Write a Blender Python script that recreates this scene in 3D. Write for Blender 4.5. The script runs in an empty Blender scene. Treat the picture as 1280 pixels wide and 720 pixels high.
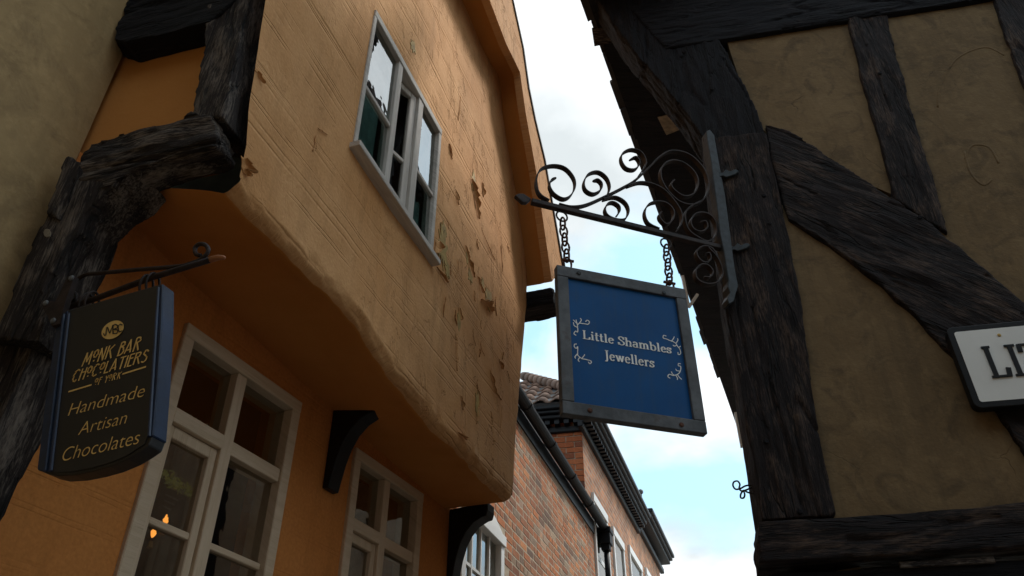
import bpy, bmesh, math, random
from mathutils import Vector, Matrix, noise
random.seed(7)
R = math.radians
sc = bpy.context.scene
COL = sc.collection

# ---------------------------------------------------------------- camera, sky, sun, exposure
PITCH = R(35.6)
cd_ = bpy.data.cameras.new('camera'); cam = bpy.data.objects.new('camera', cd_); COL.objects.link(cam)
cam.location = (0, 0, 1.6); cam.rotation_euler = (R(90) + PITCH, 0, 0)
cd_.sensor_width = 36; cd_.lens = 36 * 1000 / 1280; cd_.clip_start = .05; cd_.clip_end = 3000
sc.camera = cam
sc.render.resolution_x = 1024; sc.render.resolution_y = 576
sc.render.engine = 'CYCLES'
sc.view_settings.view_transform = 'Standard'; sc.view_settings.look = 'None'
sc.view_settings.gamma = 1; sc.view_settings.use_curve_mapping = False
sc.view_settings.exposure = 1.1

SUN_EL, SUN_AZ = R(52), R(62)          # azimuth measured clockwise from +Y
w = bpy.data.worlds.new('World'); sc.world = w; w.use_nodes = True
nt = w.node_tree; nt.nodes.clear()
def N(t, typ, **kw):
    n = t.nodes.new(typ)
    for k, v in kw.items(): setattr(n, k, v)
    return n
wo = N(nt, 'ShaderNodeOutputWorld'); bg = N(nt, 'ShaderNodeBackground')
sky = N(nt, 'ShaderNodeTexSky', sky_type='NISHITA', sun_disc=False, sun_elevation=SUN_EL, sun_rotation=SUN_AZ)
sky.air_density = 1.0; sky.dust_density = 1.5
tc = N(nt, 'ShaderNodeTexCoord'); sep = N(nt, 'ShaderNodeSeparateXYZ')
nt.links.new(tc.outputs['Generated'], sep.inputs[0])
ad = N(nt, 'ShaderNodeMath', operation='ADD'); ad.inputs[1].default_value = .25
mx0 = N(nt, 'ShaderNodeMath', operation='MAXIMUM'); mx0.inputs[1].default_value = 0
nt.links.new(sep.outputs['Z'], mx0.inputs[0]); nt.links.new(mx0.outputs[0], ad.inputs[0])
dv = N(nt, 'ShaderNodeVectorMath', operation='DIVIDE'); cb = N(nt, 'ShaderNodeCombineXYZ')
for i in range(3): nt.links.new(ad.outputs[0], cb.inputs[i])
nt.links.new(tc.outputs['Generated'], dv.inputs[0]); nt.links.new(cb.outputs[0], dv.inputs[1])
nz = N(nt, 'ShaderNodeTexNoise'); nz.inputs['Scale'].default_value = 2.1; nz.inputs['Detail'].default_value = 7
nz.inputs['Roughness'].default_value = .52; nz.inputs['Distortion'].default_value = .25
cof = N(nt, 'ShaderNodeVectorMath', operation='ADD'); cof.inputs[1].default_value = (0, 0, 9.1)
nt.links.new(dv.outputs[0], cof.inputs[0]); nt.links.new(cof.outputs[0], nz.inputs['Vector'])
rp = N(nt, 'ShaderNodeValToRGB'); rp.color_ramp.elements[0].position = .40; rp.color_ramp.elements[1].position = .56
nt.links.new(nz.outputs['Fac'], rp.inputs['Fac'])
nz2 = N(nt, 'ShaderNodeTexNoise'); nz2.inputs['Scale'].default_value = 3.6; nz2.inputs['Detail'].default_value = 6
nt.links.new(dv.outputs[0], nz2.inputs['Vector'])
rp2 = N(nt, 'ShaderNodeValToRGB')
rp2.color_ramp.elements[0].position = .35; rp2.color_ramp.elements[0].color = (3.7, 4.0, 4.1, 1)
rp2.color_ramp.elements[1].position = .62; rp2.color_ramp.elements[1].color = (5.9, 6.1, 6.2, 1)
nt.links.new(nz2.outputs['Fac'], rp2.inputs['Fac'])
thin = N(nt, 'ShaderNodeMix', data_type='RGBA'); thin.inputs['Factor'].default_value = .6   # thin high cloud over the blue
thin.inputs[7].default_value = (3.1, 5.5, 6.6, 1); nt.links.new(sky.outputs[0], thin.inputs[6])
mxc = N(nt, 'ShaderNodeMix', data_type='RGBA')
nt.links.new(rp.outputs['Color'], mxc.inputs['Factor']); nt.links.new(thin.outputs[2], mxc.inputs[6]); nt.links.new(rp2.outputs['Color'], mxc.inputs[7])
nt.links.new(mxc.outputs[2], bg.inputs['Color']); bg.inputs['Strength'].default_value = .10
nt.links.new(bg.outputs[0], wo.inputs[0])

sl = bpy.data.lights.new('sun', 'SUN'); sl.energy = 1.5; sl.angle = R(12); sl.color = (1, .95, .88)
so = bpy.data.objects.new('sun', sl); COL.objects.link(so)
sdir = Vector((math.sin(SUN_AZ) * math.cos(SUN_EL), math.cos(SUN_AZ) * math.cos(SUN_EL), math.sin(SUN_EL)))
so.rotation_euler = (-sdir).to_track_quat('-Z', 'Y').to_euler()

# ---------------------------------------------------------------- survey geometry
F_ = Vector((0, math.cos(PITCH), math.sin(PITCH))); U_ = Vector((0, -math.sin(PITCH), math.cos(PITCH))); R_ = Vector((1, 0, 0))
CAM = Vector((0, 0, 1.6)); FP = 1000.
def ray(x, y): return F_ + R_ * ((x - 640) / FP) - U_ * ((y - 360) / FP)
def heading(vx):
    v = Vector(((vx - 640) / FP, 1 / math.cos(PITCH), 0)); return v.normalized()
def project(P):
    d = P - CAM; z = d.dot(F_); return 640 + FP * d.dot(R_) / z, 360 - FP * d.dot(U_) / z, z
class Plane:
    """a vertical plane: origin on the ground, u along it, n out of it"""
    def __init__(s, P, u, n=None):
        s.P = Vector((P[0], P[1], 0)); s.u = Vector(u); s.n = Vector((s.u.y, -s.u.x, 0)) if n is None else Vector(n)
    def pt(s, a, z, off=0): return s.P + s.u * a + s.n * off + Vector((0, 0, z))
    def hit(s, x, y, off=0):
        d = ray(x, y); t = (s.P + s.n * off - CAM).dot(s.n) / d.dot(s.n); return CAM + d * t
    def az(s, x, y, off=0):
        p = s.hit(x, y, off); return (p - s.P).dot(s.u), p.z
    def shifted(s, off): return Plane(s.P + s.n * off, s.u, s.n)
def at_z(x, y, z): d = ray(x, y); return CAM + d * ((z - 1.6) / d.z)

FAC = Plane(at_z(300, 210, 3.5), heading(1050))                      # jettied upper wall
GRD = Plane(at_z(225, 400, 3.386), heading(1185))                    # ground floor wall
_sd = -heading(-3800)
SIDE = Plane(at_z(300, 210, 3.5), _sd, Vector((_sd.y, -_sd.x, 0)))   # end of the jetty
TIM = SIDE.shifted(.10)                                              # faces of the end timbers
RF = Plane((1.08, 3.264), -heading(-5860)); RF.n = Vector((RF.u.y, -RF.u.x, 0))
RS = Plane((1.08, 3.264), heading(1112), None); RS.n = -RS.n          # street side of the right house, n to the street
BRK = Plane((-.36, 6.0), heading(1020))
root_q = RF.hit(915, 312)
SGN = Plane(root_q, heading(4600))                                   # wrought iron bracket and blue sign
if SGN.n.y > 0: SGN.n = -SGN.n
_ch = TIM.hit(62, 388, .01)
CHO = Plane(_ch, -heading(-2050))                                    # chocolate sign
if CHO.n.y > 0: CHO.n = -CHO.n
Kt = None

# ---------------------------------------------------------------- object helpers
ORG = {}
def thing(name, label, cat, loc, group=None):
    o = bpy.data.objects.new(name, None); COL.objects.link(o); o.empty_display_size = .2
    o.location = loc; ORG[o] = Vector(loc)
    o['label'] = label; o['category'] = cat
    if group: o['group'] = group
    return o
def mk(name, vf, mat, parent=None, smooth=False, uv=None, label=None, kind=None):
    V, Fc = vf
    org = ORG[parent] if parent else Vector((0, 0, 0))
    me = bpy.data.meshes.new(name); me.from_pydata([tuple(Vector(v) - org) for v in V], [], Fc); me.update()
    bm = bmesh.new(); bm.from_mesh(me); bmesh.ops.recalc_face_normals(bm, faces=bm.faces); bm.to_mesh(me); bm.free()
    if uv:
        l = me.uv_layers.new(name='UVMap')
        for i, lp in enumerate(me.loops): l.data[i].uv = uv[lp.vertex_index]
    if mat: me.materials.append(mat)
    if smooth:
        for p in me.polygons: p.use_smooth = True
    o = bpy.data.objects.new(name, me); COL.objects.link(o)
    if parent: o.parent = parent; ORG[o] = org
    else: ORG[o] = Vector((0, 0, 0))
    if label: o['label'] = label
    if kind: o['kind'] = kind
    return o
def tag(o, label, cat, group=None):
    o['label'] = label; o['category'] = cat
    if group: o['group'] = group
    return o
def join(*parts):
    V, Fc = [], []
    for v, f in parts:
        b = len(V); V += list(v); Fc += [tuple(i + b for i in q) for q in f]
    return V, Fc
BOXF = [(0, 1, 2, 3), (7, 6, 5, 4), (0, 4, 5, 1), (1, 5, 6, 2), (2, 6, 7, 3), (3, 7, 4, 0)]
def pbox(pl, a0, a1, z0, z1, o0, o1):
    return [pl.pt(a, z, o) for o in (o0, o1) for a, z in ((a0, z0), (a1, z0), (a1, z1), (a0, z1))], BOXF
def bevel(o, wd=.004, seg=2):
    m = o.modifiers.new('bevel', 'BEVEL'); m.width = wd; m.segments = seg; m.limit_method = 'ANGLE'; return o
def prism(front, depth):
    """front: closed ring of points, depth: vector"""
    n = len(front); V = list(front) + [p + depth for p in front]
    Fc = [tuple(range(n)), tuple(range(2 * n - 1, n - 1, -1))] + [(i, i + n, (i + 1) % n + n, (i + 1) % n) for i in range(n)]
    return V, Fc
def resample(pts, step):
    out = []; n = len(pts)
    for i in range(n):
        a, b = pts[i], pts[(i + 1) % n]; m = max(1, int((b - a).length / step))
        for k in range(m): out.append(a.lerp(b, k / m))
    return out
def tube(path, r, n=8, cap=True):
    V, Fc = [], []; m = len(path)
    rr = r if isinstance(r, (list, tuple)) else [r] * m
    up = None
    for i, p in enumerate(path):
        t = (path[min(i + 1, m - 1)] - path[max(i - 1, 0)]).normalized()
        if up is None: up = t.orthogonal().normalized()
        up = (up - t * up.dot(t)).normalized(); b = t.cross(up)
        for k in range(n):
            a = 2 * math.pi * k / n; V.append(p + (up * math.cos(a) + b * math.sin(a)) * rr[i])
    for i in range(m - 1):
        for k in range(n): Fc.append((i * n + k, i * n + (k + 1) % n, (i + 1) * n + (k + 1) % n, (i + 1) * n + k))
    if cap: Fc += [tuple(range(n - 1, -1, -1)), tuple(range((m - 1) * n, m * n))]
    return V, Fc
def spline(pts, sub=5, closed=False):
    P = [Vector(p) for p in pts]; out = []; n = len(P)
    rng = n if closed else n - 1
    for i in range(rng):
        if closed: a, b, c, d = P[i - 1], P[i], P[(i + 1) % n], P[(i + 2) % n]
        else: a, b, c, d = P[max(i - 1, 0)], P[i], P[i + 1], P[min(i + 2, n - 1)]
        for k in range(sub):
            t = k / sub
            out.append(.5 * (2 * b + (c - a) * t + (2 * a - 5 * b + 4 * c - d) * t * t + (3 * b - a - 3 * c + d) * t ** 3))
    if not closed: out.append(P[-1])
    return out
def lerp_tab(x, xs, ys):
    if x <= xs[0]: return ys[0]
    for i in range(len(xs) - 1):
        if x <= xs[i + 1]: return ys[i] + (ys[i + 1] - ys[i]) * (x - xs[i]) / (xs[i + 1] - xs[i])
    return ys[-1]

# ---------------------------------------------------------------- materials
MAT = {}
def base(name):
    m = bpy.data.materials.new(name); m.use_nodes = True; t = m.node_tree; t.nodes.clear()
    o = N(t, 'ShaderNodeOutputMaterial'); b = N(t, 'ShaderNodeBsdfPrincipled'); t.links.new(b.outputs[0], o.inputs[0])
    MAT[name] = m; return m, t, b
def coords(t, uv=False, scale=(1, 1, 1)):
    c = N(t, 'ShaderNodeTexCoord'); mp = N(t, 'ShaderNodeMapping'); mp.inputs['Scale'].default_value = scale
    t.links.new(c.outputs['UV' if uv else 'Object'], mp.inputs[0]); return mp.outputs[0]
def tnoise(t, v, s, det=5, rough=.55, dist=0):
    n = N(t, 'ShaderNodeTexNoise'); n.inputs['Scale'].default_value = s; n.inputs['Detail'].default_value = det
    n.inputs['Roughness'].default_value = rough; n.inputs['Distortion'].default_value = dist
    t.links.new(v, n.inputs['Vector']); return n.outputs['Fac']
def ramp(t, f, stops):
    r = N(t, 'ShaderNodeValToRGB'); e = r.color_ramp.elements
    while len(e) < len(stops): e.new(.5)
    for q, (p, c) in zip(e, stops): q.position = p; q.color = tuple(c) + (1,) if len(c) == 3 else c
    t.links.new(f, r.inputs[0]); return r.outputs[0]
def g(v): return (v, v, v)
def mix(t, f, a, b, mode='MIX'):
    m = N(t, 'ShaderNodeMix', data_type='RGBA', blend_type=mode)
    for s, v in ((0, f), (6, a), (7, b)):
        if isinstance(v, (int, float)): m.inputs[s].default_value = v
        elif isinstance(v, tuple): m.inputs[s].default_value = tuple(v) + (1,)
        else: t.links.new(v, m.inputs[s])
    return m.outputs[2]
def mth(t, op, a, b=0.):
    m = N(t, 'ShaderNodeMath', operation=op)
    for s, v in ((0, a), (1, b)):
        if isinstance(v, (int, float)): m.inputs[s].default_value = v
        else: t.links.new(v, m.inputs[s])
    return m.outputs[0]
def bump(t, b, h, strength=.5, dist=.01, prev=None):
    n = N(t, 'ShaderNodeBump'); n.inputs['Strength'].default_value = strength; n.inputs['Distance'].default_value = dist
    t.links.new(h, n.inputs['Height'])
    if prev: t.links.new(prev, n.inputs['Normal'])
    t.links.new(n.outputs[0], b.inputs['Normal']); return n.outputs[0]
def setc(t, b, c):
    if isinstance(c, tuple): b.inputs['Base Color'].default_value = c + (1,)
    else: t.links.new(c, b.inputs['Base Color'])
def simple(name, col, rough=.6, metal=0, var=.25, scale=12, bmp=.15, bd=.003, dark=None):
    m, t, b = base(name); v = coords(t); f = tnoise(t, v, scale, 6)
    d = dark or tuple(c * (1 - var) for c in col); l = tuple(min(1, c * (1 + var)) for c in col)
    setc(t, b, ramp(t, f, [(.3, d), (.7, l)])); b.inputs['Roughness'].default_value = rough; b.inputs['Metallic'].default_value = metal
    bump(t, b, tnoise(t, v, scale * 5, 4), bmp, bd); return m

def mat_facade(name, lo, hi, peel=True, uv=True, yel=True):
    m, t, b = base(name); v = coords(t, uv); sx = N(t, 'ShaderNodeSeparateXYZ'); t.links.new(v, sx.inputs[0])
    big = tnoise(t, v, 1.6, 5); streak = tnoise(t, coords(t, uv, (9, 1.1, 9) if uv else (9, 9, 1.1)), 1, 6, .6)
    c = ramp(t, big, [(.3, lo), (.7, hi)])
    c = mix(t, ramp(t, streak, [(.50, g(0)), (.72, g(.42))]), c, tuple(x * .62 for x in lo))
    fine = tnoise(t, v, 70, 5); mid = tnoise(t, v, 14, 5)
    c = mix(t, .22, c, ramp(t, fine, [(.3, g(.25)), (.7, g(.75))]), 'OVERLAY')
    b.inputs['Roughness'].default_value = .85; b.inputs['Specular IOR Level'].default_value = .12
    zz = sx.outputs['Y'] if uv else sx.outputs['Z']
    # trowel lines, in pairs, along the wall
    wob = mth(t, 'MULTIPLY', mth(t, 'SUBTRACT', tnoise(t, v, 1.3, 3), .5), .05)
    zw = mth(t, 'ADD', zz, wob)
    def lines(freq, seed, wd):
        vo = N(t, 'ShaderNodeTexVoronoi', voronoi_dimensions='1D', feature='DISTANCE_TO_EDGE')
        vo.inputs['Scale'].default_value = freq
        t.links.new(mth(t, 'ADD', zw, seed), vo.inputs['W'])
        d = vo.outputs['Distance']
        l1 = ramp(t, mth(t, 'ABSOLUTE', mth(t, 'SUBTRACT', d, wd * 2.2)), [(0, g(1)), (wd, g(0))])
        return l1
    L = mth(t, 'ADD', lines(3.3, 2.3, .03), lines(5.1, 9.1, .022))
    brk = ramp(t, tnoise(t, coords(t, uv, (1.6, 5, 1) if uv else (1.6, 1.6, 5)), 1.5, 4), [(.42, g(0)), (.55, g(1))])
    L = mth(t, 'MULTIPLY', L, brk)
    if not peel: L = mth(t, 'MULTIPLY', L, .4)
    # flaking paint: layer edges, tall and narrow
    pv = coords(t, uv, (7, 2.4, 1) if uv else (7, 7, 2.4))
    p1 = ramp(t, tnoise(t, pv, 1, 6, .62, .5), [(.56, g(0)), (.60, g(1))])
    p2 = ramp(t, tnoise(t, coords(t, uv, (5, 3.1, 1) if uv else (5, 5, 3.1)), 1.1, 7, .66, .3), [(.62, g(0)), (.65, g(1))])
    where = ramp(t, sx.outputs['X'], [(.0, g(.2)), (1, g(1))]) if not uv else ramp(t, mth(t, 'DIVIDE', sx.outputs['X'], 3.3), [(.15, g(.25)), (.6, g(1))])
    P = mth(t, 'MULTIPLY', mth(t, 'ADD', p1, p2), where)
    h = mth(t, 'SUBTRACT', mth(t, 'MULTIPLY', mid, .5), mth(t, 'MULTIPLY', L, .45))
    h = mth(t, 'ADD', h, mth(t, 'MULTIPLY', fine, .18))
    if peel: h = mth(t, 'SUBTRACT', h, mth(t, 'MULTIPLY', P, .55)); c = mix(t, mth(t, 'MULTIPLY', P, .16), c, tuple(x * .7 for x in lo))
    setc(t, b, c); bump(t, b, h, .85, .012); return m
mat_facade('tan_paint', (.56, .28, .112), (.67, .37, .17))
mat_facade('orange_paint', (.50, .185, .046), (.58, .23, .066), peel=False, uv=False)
def mat_plain(name, lo, hi):
    m, t, b = base(name); v = coords(t); setc(t, b, ramp(t, tnoise(t, v, 2.5, 6), [(.3, lo), (.7, hi)])); b.inputs['Roughness'].default_value = .85; b.inputs['Specular IOR Level'].default_value = .12
    bump(t, b, mth(t, 'ADD', tnoise(t, v, 8, 5), mth(t, 'MULTIPLY', tnoise(t, v, 70, 4), .3)), .5, .006)
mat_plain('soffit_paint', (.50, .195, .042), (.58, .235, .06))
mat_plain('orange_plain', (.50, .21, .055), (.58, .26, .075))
def mat_plaster(name, lo, hi, st):
    m, t, b = base(name); v = coords(t)
    c = ramp(t, tnoise(t, v, 1.7, 6, .6), [(.3, lo), (.7, hi)])
    s2 = ramp(t, tnoise(t, v, 4.5, 7, .65, 1.2), [(.50, g(0)), (.66, g(.6))])
    c = mix(t, s2, c, st); b.inputs['Roughness'].default_value = .85
    vd = N(t, 'ShaderNodeVectorMath', operation='ADD'); nn_ = N(t, 'ShaderNodeTexNoise'); nn_.inputs['Scale'].default_value = 3; nn_.inputs['Detail'].default_value = 5
    t.links.new(v, nn_.inputs['Vector']); sv = N(t, 'ShaderNodeVectorMath', operation='SCALE'); sv.inputs['Scale'].default_value = .35
    t.links.new(nn_.outputs['Color'], sv.inputs[0]); t.links.new(v, vd.inputs[0]); t.links.new(sv.outputs[0], vd.inputs[1])
    vo = N(t, 'ShaderNodeTexVoronoi', feature='DISTANCE_TO_EDGE'); vo.inputs['Scale'].default_value = 2.1; t.links.new(vd.outputs[0], vo.inputs['Vector'])
    cr = ramp(t, vo.outputs['Distance'], [(0, g(1)), (.005, g(0))])
    cr = mth(t, 'MULTIPLY', cr, ramp(t, tnoise(t, v, 1.9, 3), [(.54, g(0)), (.62, g(1))]))
    rs = ramp(t, tnoise(t, coords(t, False, (11, 11, .8)), 1, 6, .6), [(.52, g(0)), (.74, g(.55))])
    c = mix(t, rs, c, st); c = mix(t, ramp(t, tnoise(t, v, 16, 7, .7), [(.5, g(0)), (.7, g(.4))]), c, tuple(x * 1.35 for x in hi))
    c = mix(t, mth(t, 'MULTIPLY', cr, .45), c, tuple(x * .45 for x in st)); setc(t, b, c)
    h = mth(t, 'ADD', tnoise(t, v, 9, 6), mth(t, 'MULTIPLY', tnoise(t, v, 60, 5), .45)); h = mth(t, 'SUBTRACT', h, mth(t, 'MULTIPLY', cr, .5))
    bump(t, b, h, .5, .012); b.inputs['Specular IOR Level'].default_value = .15; return m
mat_plaster('olive_plaster', (.34, .235, .115), (.44, .31, .155), (.24, .165, .085))
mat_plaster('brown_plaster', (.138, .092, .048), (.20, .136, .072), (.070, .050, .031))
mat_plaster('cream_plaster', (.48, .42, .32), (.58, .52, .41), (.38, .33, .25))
def mat_timber(name, dk, lt, sc_, thr=(.50, .70), uv=False):
    k_ = 1 if uv else 16; m, t, b = base(name); v = coords(t, uv, (1.2, 16, k_)); v2 = coords(t, uv, (2.5, 60, 60) if uv else (8, 70, 70)); v3 = coords(t, uv, (3, 7, 7))
    gr = tnoise(t, v, 2, 7, .65, .6); fi = tnoise(t, v2, 2, 6, .7); bl = tnoise(t, v3, 1.2, 6, .6)
    c = ramp(t, gr, [(.3, dk), (.72, lt)])
    c = mix(t, ramp(t, mth(t, 'MULTIPLY', mth(t, 'ADD', fi, bl), .5), [(thr[0], g(0)), (thr[1], g(.7))]), c, sc_)
    b.inputs['Roughness'].default_value = .8; b.inputs['Specular IOR Level'].default_value = .2
    cr = ramp(t, mth(t, 'ABSOLUTE', mth(t, 'SUBTRACT', tnoise(t, coords(t, uv, (.9, 9, 9)), 1.6, 4, .5, .4), .5)), [(0, g(0)), (.022, g(1))])   # drying cracks
    gate = ramp(t, tnoise(t, coords(t, uv, (2, 6, 6)), 1.3, 3), [(.42, g(0)), (.56, g(1))])
    cr = mth(t, 'MAXIMUM', cr, gate)
    if not uv: c = mix(t, cr, (.006, .006, .007), c)
    setc(t, b, c)
    h = mth(t, 'ADD', mth(t, 'MULTIPLY', gr, .7), mth(t, 'MULTIPLY', fi, .5)); h = mth(t, 'ADD', h, mth(t, 'MULTIPLY', bl, .9))
    if not uv: h = mth(t, 'ADD', h, mth(t, 'MULTIPLY', cr, .6))
    bump(t, b, h, 1, .02 if not uv else .006); return m
mat_timber('old_timber', (.012, .0095, .0095), (.048, .036, .032), (.30, .25, .21), (.49, .62))
mat_timber('dark_timber', (.007, .0055, .0065), (.027, .020, .020), (.15, .10, .072), (.505, .65))
mat_timber('painted_timber', (.004, .0042, .0065), (.012, .011, .014), (.045, .034, .032), (.54, .70))
mat_timber('window_wood', (.44, .40, .36), (.62, .57, .52), (.30, .25, .21), (.55, .7), uv=True)
mat_timber('shop_wood', (.54, .41, .28), (.66, .52, .38), (.36, .26, .17), (.55, .7), uv=True)
for _m in (simple('black_paint', (.010, .010, .012), .45, bmp=.2), simple('cast_iron', (.006, .006, .008), .6, .0, .3, 20, .3)):
    _m.node_tree.nodes['Principled BSDF'].inputs['Specular IOR Level'].default_value = .22
simple('wrought_iron', (.030, .019, .017), .6, 0, .45, 30, .5, .002, dark=(.010, .008, .008)).node_tree.nodes['Principled BSDF'].inputs['Specular IOR Level'].default_value = .25
simple('grey_iron', (.024, .030, .036), .6, .2, .5, 25, .6, .002)
simple('rusty_iron', (.085, .035, .022), .8, .2, .5, 40, .6, .002)
simple('copper_tip', (.35, .16, .09), .45, .6)
simple('navy_paint', (.009, .024, .066), .5, 0, .35, 14, .3)
simple('sign_black', (.012, .0125, .015), .5, 0, .2, 8, .08)
simple('gold_leaf', (.80, .55, .19), .5, 0, .1)
simple('white_lettering', (.80, .80, .78), .5, 0, .05)
simple('white_enamel', (.74, .74, .72), .35, 0, .06, 5, .05)
simple('white_gloss', (.78, .77, .74), .35, 0, .06, 6, .1)
simple('brass', (.45, .30, .10), .4, .8)
simple('mortar', (.50, .42, .32), .95, 0, .25, 30, .4)
simple('ochre_layer', (.40, .265, .085), .8, 0, .35, 22, .6)
simple('cobble', (.20, .18, .155), .8, 0, .3, 6, .4)
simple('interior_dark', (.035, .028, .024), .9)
simple('teal_wall', (.20, .30, .29), .9)  # room tinted teal, standing in for a reflection in the lower panes
simple('teal_reflection', (.26, .42, .41), .9, 0, .25, 9)  # tone of a reflection, painted on sheets behind the upper panes
simple('curtain_cloth', (.20, .18, .15), .9, 0, .4, 8)
simple('pale_putty', (.24, .205, .15), .9, 0, .35, 30)
simple('slate', (.055, .05, .05), .7, 0, .4, 6, .5)
simple('lead_grey', (.13, .14, .15), .6, 0, .3, 9, .2)
# blue panel with rubbed lower corner
m, t, b = base('blue_panel'); v = coords(t)
c = ramp(t, tnoise(t, v, 3, 5), [(.3, (.003, .060, .195)), (.7, (.005, .082, .25))])
wr = mix(t, .5, ramp(t, tnoise(t, v, 9, 8, .7), [(.50, g(0)), (.72, g(.7))]), ramp(t, tnoise(t, coords(t, False, (30, 30, 2)), 1, 6, .6), [(.48, g(0)), (.7, g(.7))]))
c = mix(t, wr, c, (.03, .075, .16)); setc(t, b, c); b.inputs['Roughness'].default_value = .5; b.inputs['Specular IOR Level'].default_value = .14
m, t, b = base('worn_frame'); v = coords(t)
c = ramp(t, tnoise(t, v, 7, 7, .65), [(.35, (.028, .030, .034)), (.65, (.10, .105, .115))])
c = mix(t, ramp(t, tnoise(t, v, 16, 6), [(.6, g(0)), (.72, g(.6))]), c, (.05, .03, .022)); setc(t, b, c)
b.inputs['Roughness'].default_value = .6; bump(t, b, tnoise(t, v, 50, 5), .4, .003)
def mat_brick(name, stops, soot=True):
    m, t, b = base(name); oi = N(t, 'ShaderNodeObjectInfo'); v = coords(t)
    c = ramp(t, oi.outputs['Random'], stops)
    c = mix(t, .35, c, ramp(t, tnoise(t, v, 22, 6, .65), [(.3, g(.15)), (.7, g(.85))]), 'OVERLAY')
    if soot: lo_ = tnoise(t, oi.outputs['Location'], 1.7, 4, .6)
    if soot: c = mix(t, ramp(t, lo_, [(.50, g(0)), (.66, g(.75))]), c, (.11, .07, .05))
    if soot: c = mix(t, ramp(t, tnoise(t, oi.outputs['Location'], 2.9, 4, .65), [(.58, g(0)), (.70, g(.6))]), c, (.44, .36, .28))
    setc(t, b, c); b.inputs['Roughness'].default_value = .9; bump(t, b, tnoise(t, v, 60, 5), .5, .006); return m
BS = [(0, (.27, .088, .035)), (.22, (.50, .165, .05)), (.45, (.37, .125, .046)), (.62, (.55, .22, .08)), (.8, (.16, .08, .05)), (.92, (.42, .30, .20)), (1, (.11, .06, .042))]
mat_brick('brick', BS)
mat_brick('red_brick', [(0, (.36, .09, .03)), (.5, (.45, .13, .045)), (.85, (.30, .08, .03)), (1, (.12, .05, .035))], False)
mat_brick('pantile', [(0, (.17, .09, .06)), (.5, (.23, .135, .095)), (1, (.13, .08, .06))], False)
m, t, b = base('far_brick'); v = coords(t, True)
bt = N(t, 'ShaderNodeTexBrick'); t.links.new(v, bt.inputs['Vector']); bt.inputs['Scale'].default_value = 1
bt.inputs['Brick Width'].default_value = .23; bt.inputs['Row Height'].default_value = .075; bt.inputs['Mortar Size'].default_value = .011
bt.inputs['Color1'].default_value = (.50, .19, .075, 1); bt.inputs['Color2'].default_value = (.27, .11, .055, 1); bt.inputs['Mortar'].default_value = (.34, .28, .21, 1)
c = mix(t, .5, bt.outputs['Color'], ramp(t, tnoise(t, v, 3, 7, .6), [(.3, g(.2)), (.7, g(.8))]), 'OVERLAY'); setc(t, b, c)
b.inputs['Roughness'].default_value = .9; bump(t, b, mth(t, 'SUBTRACT', 1, bt.outputs['Fac']), .6, .01)
def mat_glass(name, ior, tint, rough=.0):
    m = bpy.data.materials.new(name); m.use_nodes = True; t = m.node_tree; t.nodes.clear(); MAT[name] = m
    o = N(t, 'ShaderNodeOutputMaterial'); gl = N(t, 'ShaderNodeBsdfGlossy'); tr = N(t, 'ShaderNodeBsdfTransparent'); mx = N(t, 'ShaderNodeMixShader'); fr = N(t, 'ShaderNodeFresnel')
    gl.inputs['Roughness'].default_value = rough; tr.inputs[0].default_value = tuple(tint) + (1,); fr.inputs[0].default_value = ior
    v = coords(t); bp = N(t, 'ShaderNodeBump'); bp.inputs['Strength'].default_value = .10; bp.inputs['Distance'].default_value = .01
    t.links.new(tnoise(t, v, 7, 2), bp.inputs['Height']); t.links.new(bp.outputs[0], gl.inputs['Normal'])
    ge = N(t, 'ShaderNodeNewGeometry'); fac = mth(t, 'MULTIPLY', fr.outputs[0], mth(t, 'SUBTRACT', 1, ge.outputs['Backfacing']))   # reflect at the outer face only
    t.links.new(fac, mx.inputs[0]); t.links.new(tr.outputs[0], mx.inputs[1]); t.links.new(gl.outputs[0], mx.inputs[2]); t.links.new(mx.outputs[0], o.inputs[0])
mat_glass('old_glass', 5.0, (.72, .78, .76)); mat_glass('shop_glass', 2.9, (.8, .8, .76), .02)
m, t, b = base('lamp_glow'); b.inputs['Emission Color'].default_value = (1, .36, .06, 1); b.inputs['Emission Strength'].default_value = 1.0; setc(t, b, (.8, .35, .1))
m, t, b = base('garland_leaf'); oi = N(t, 'ShaderNodeTexCoord')
setc(t, b, ramp(t, tnoise(t, oi.outputs['Object'], 40, 3), [(.35, (.10, .14, .02)), (.7, (.32, .34, .06))])); b.inputs['Roughness'].default_value = .4
b.inputs['Emission Color'].default_value = (.55, .55, .10, 1); b.inputs['Emission Strength'].default_value = .02  # leaves given a faint glow of their own, in place of fairy lights
M = MAT
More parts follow.
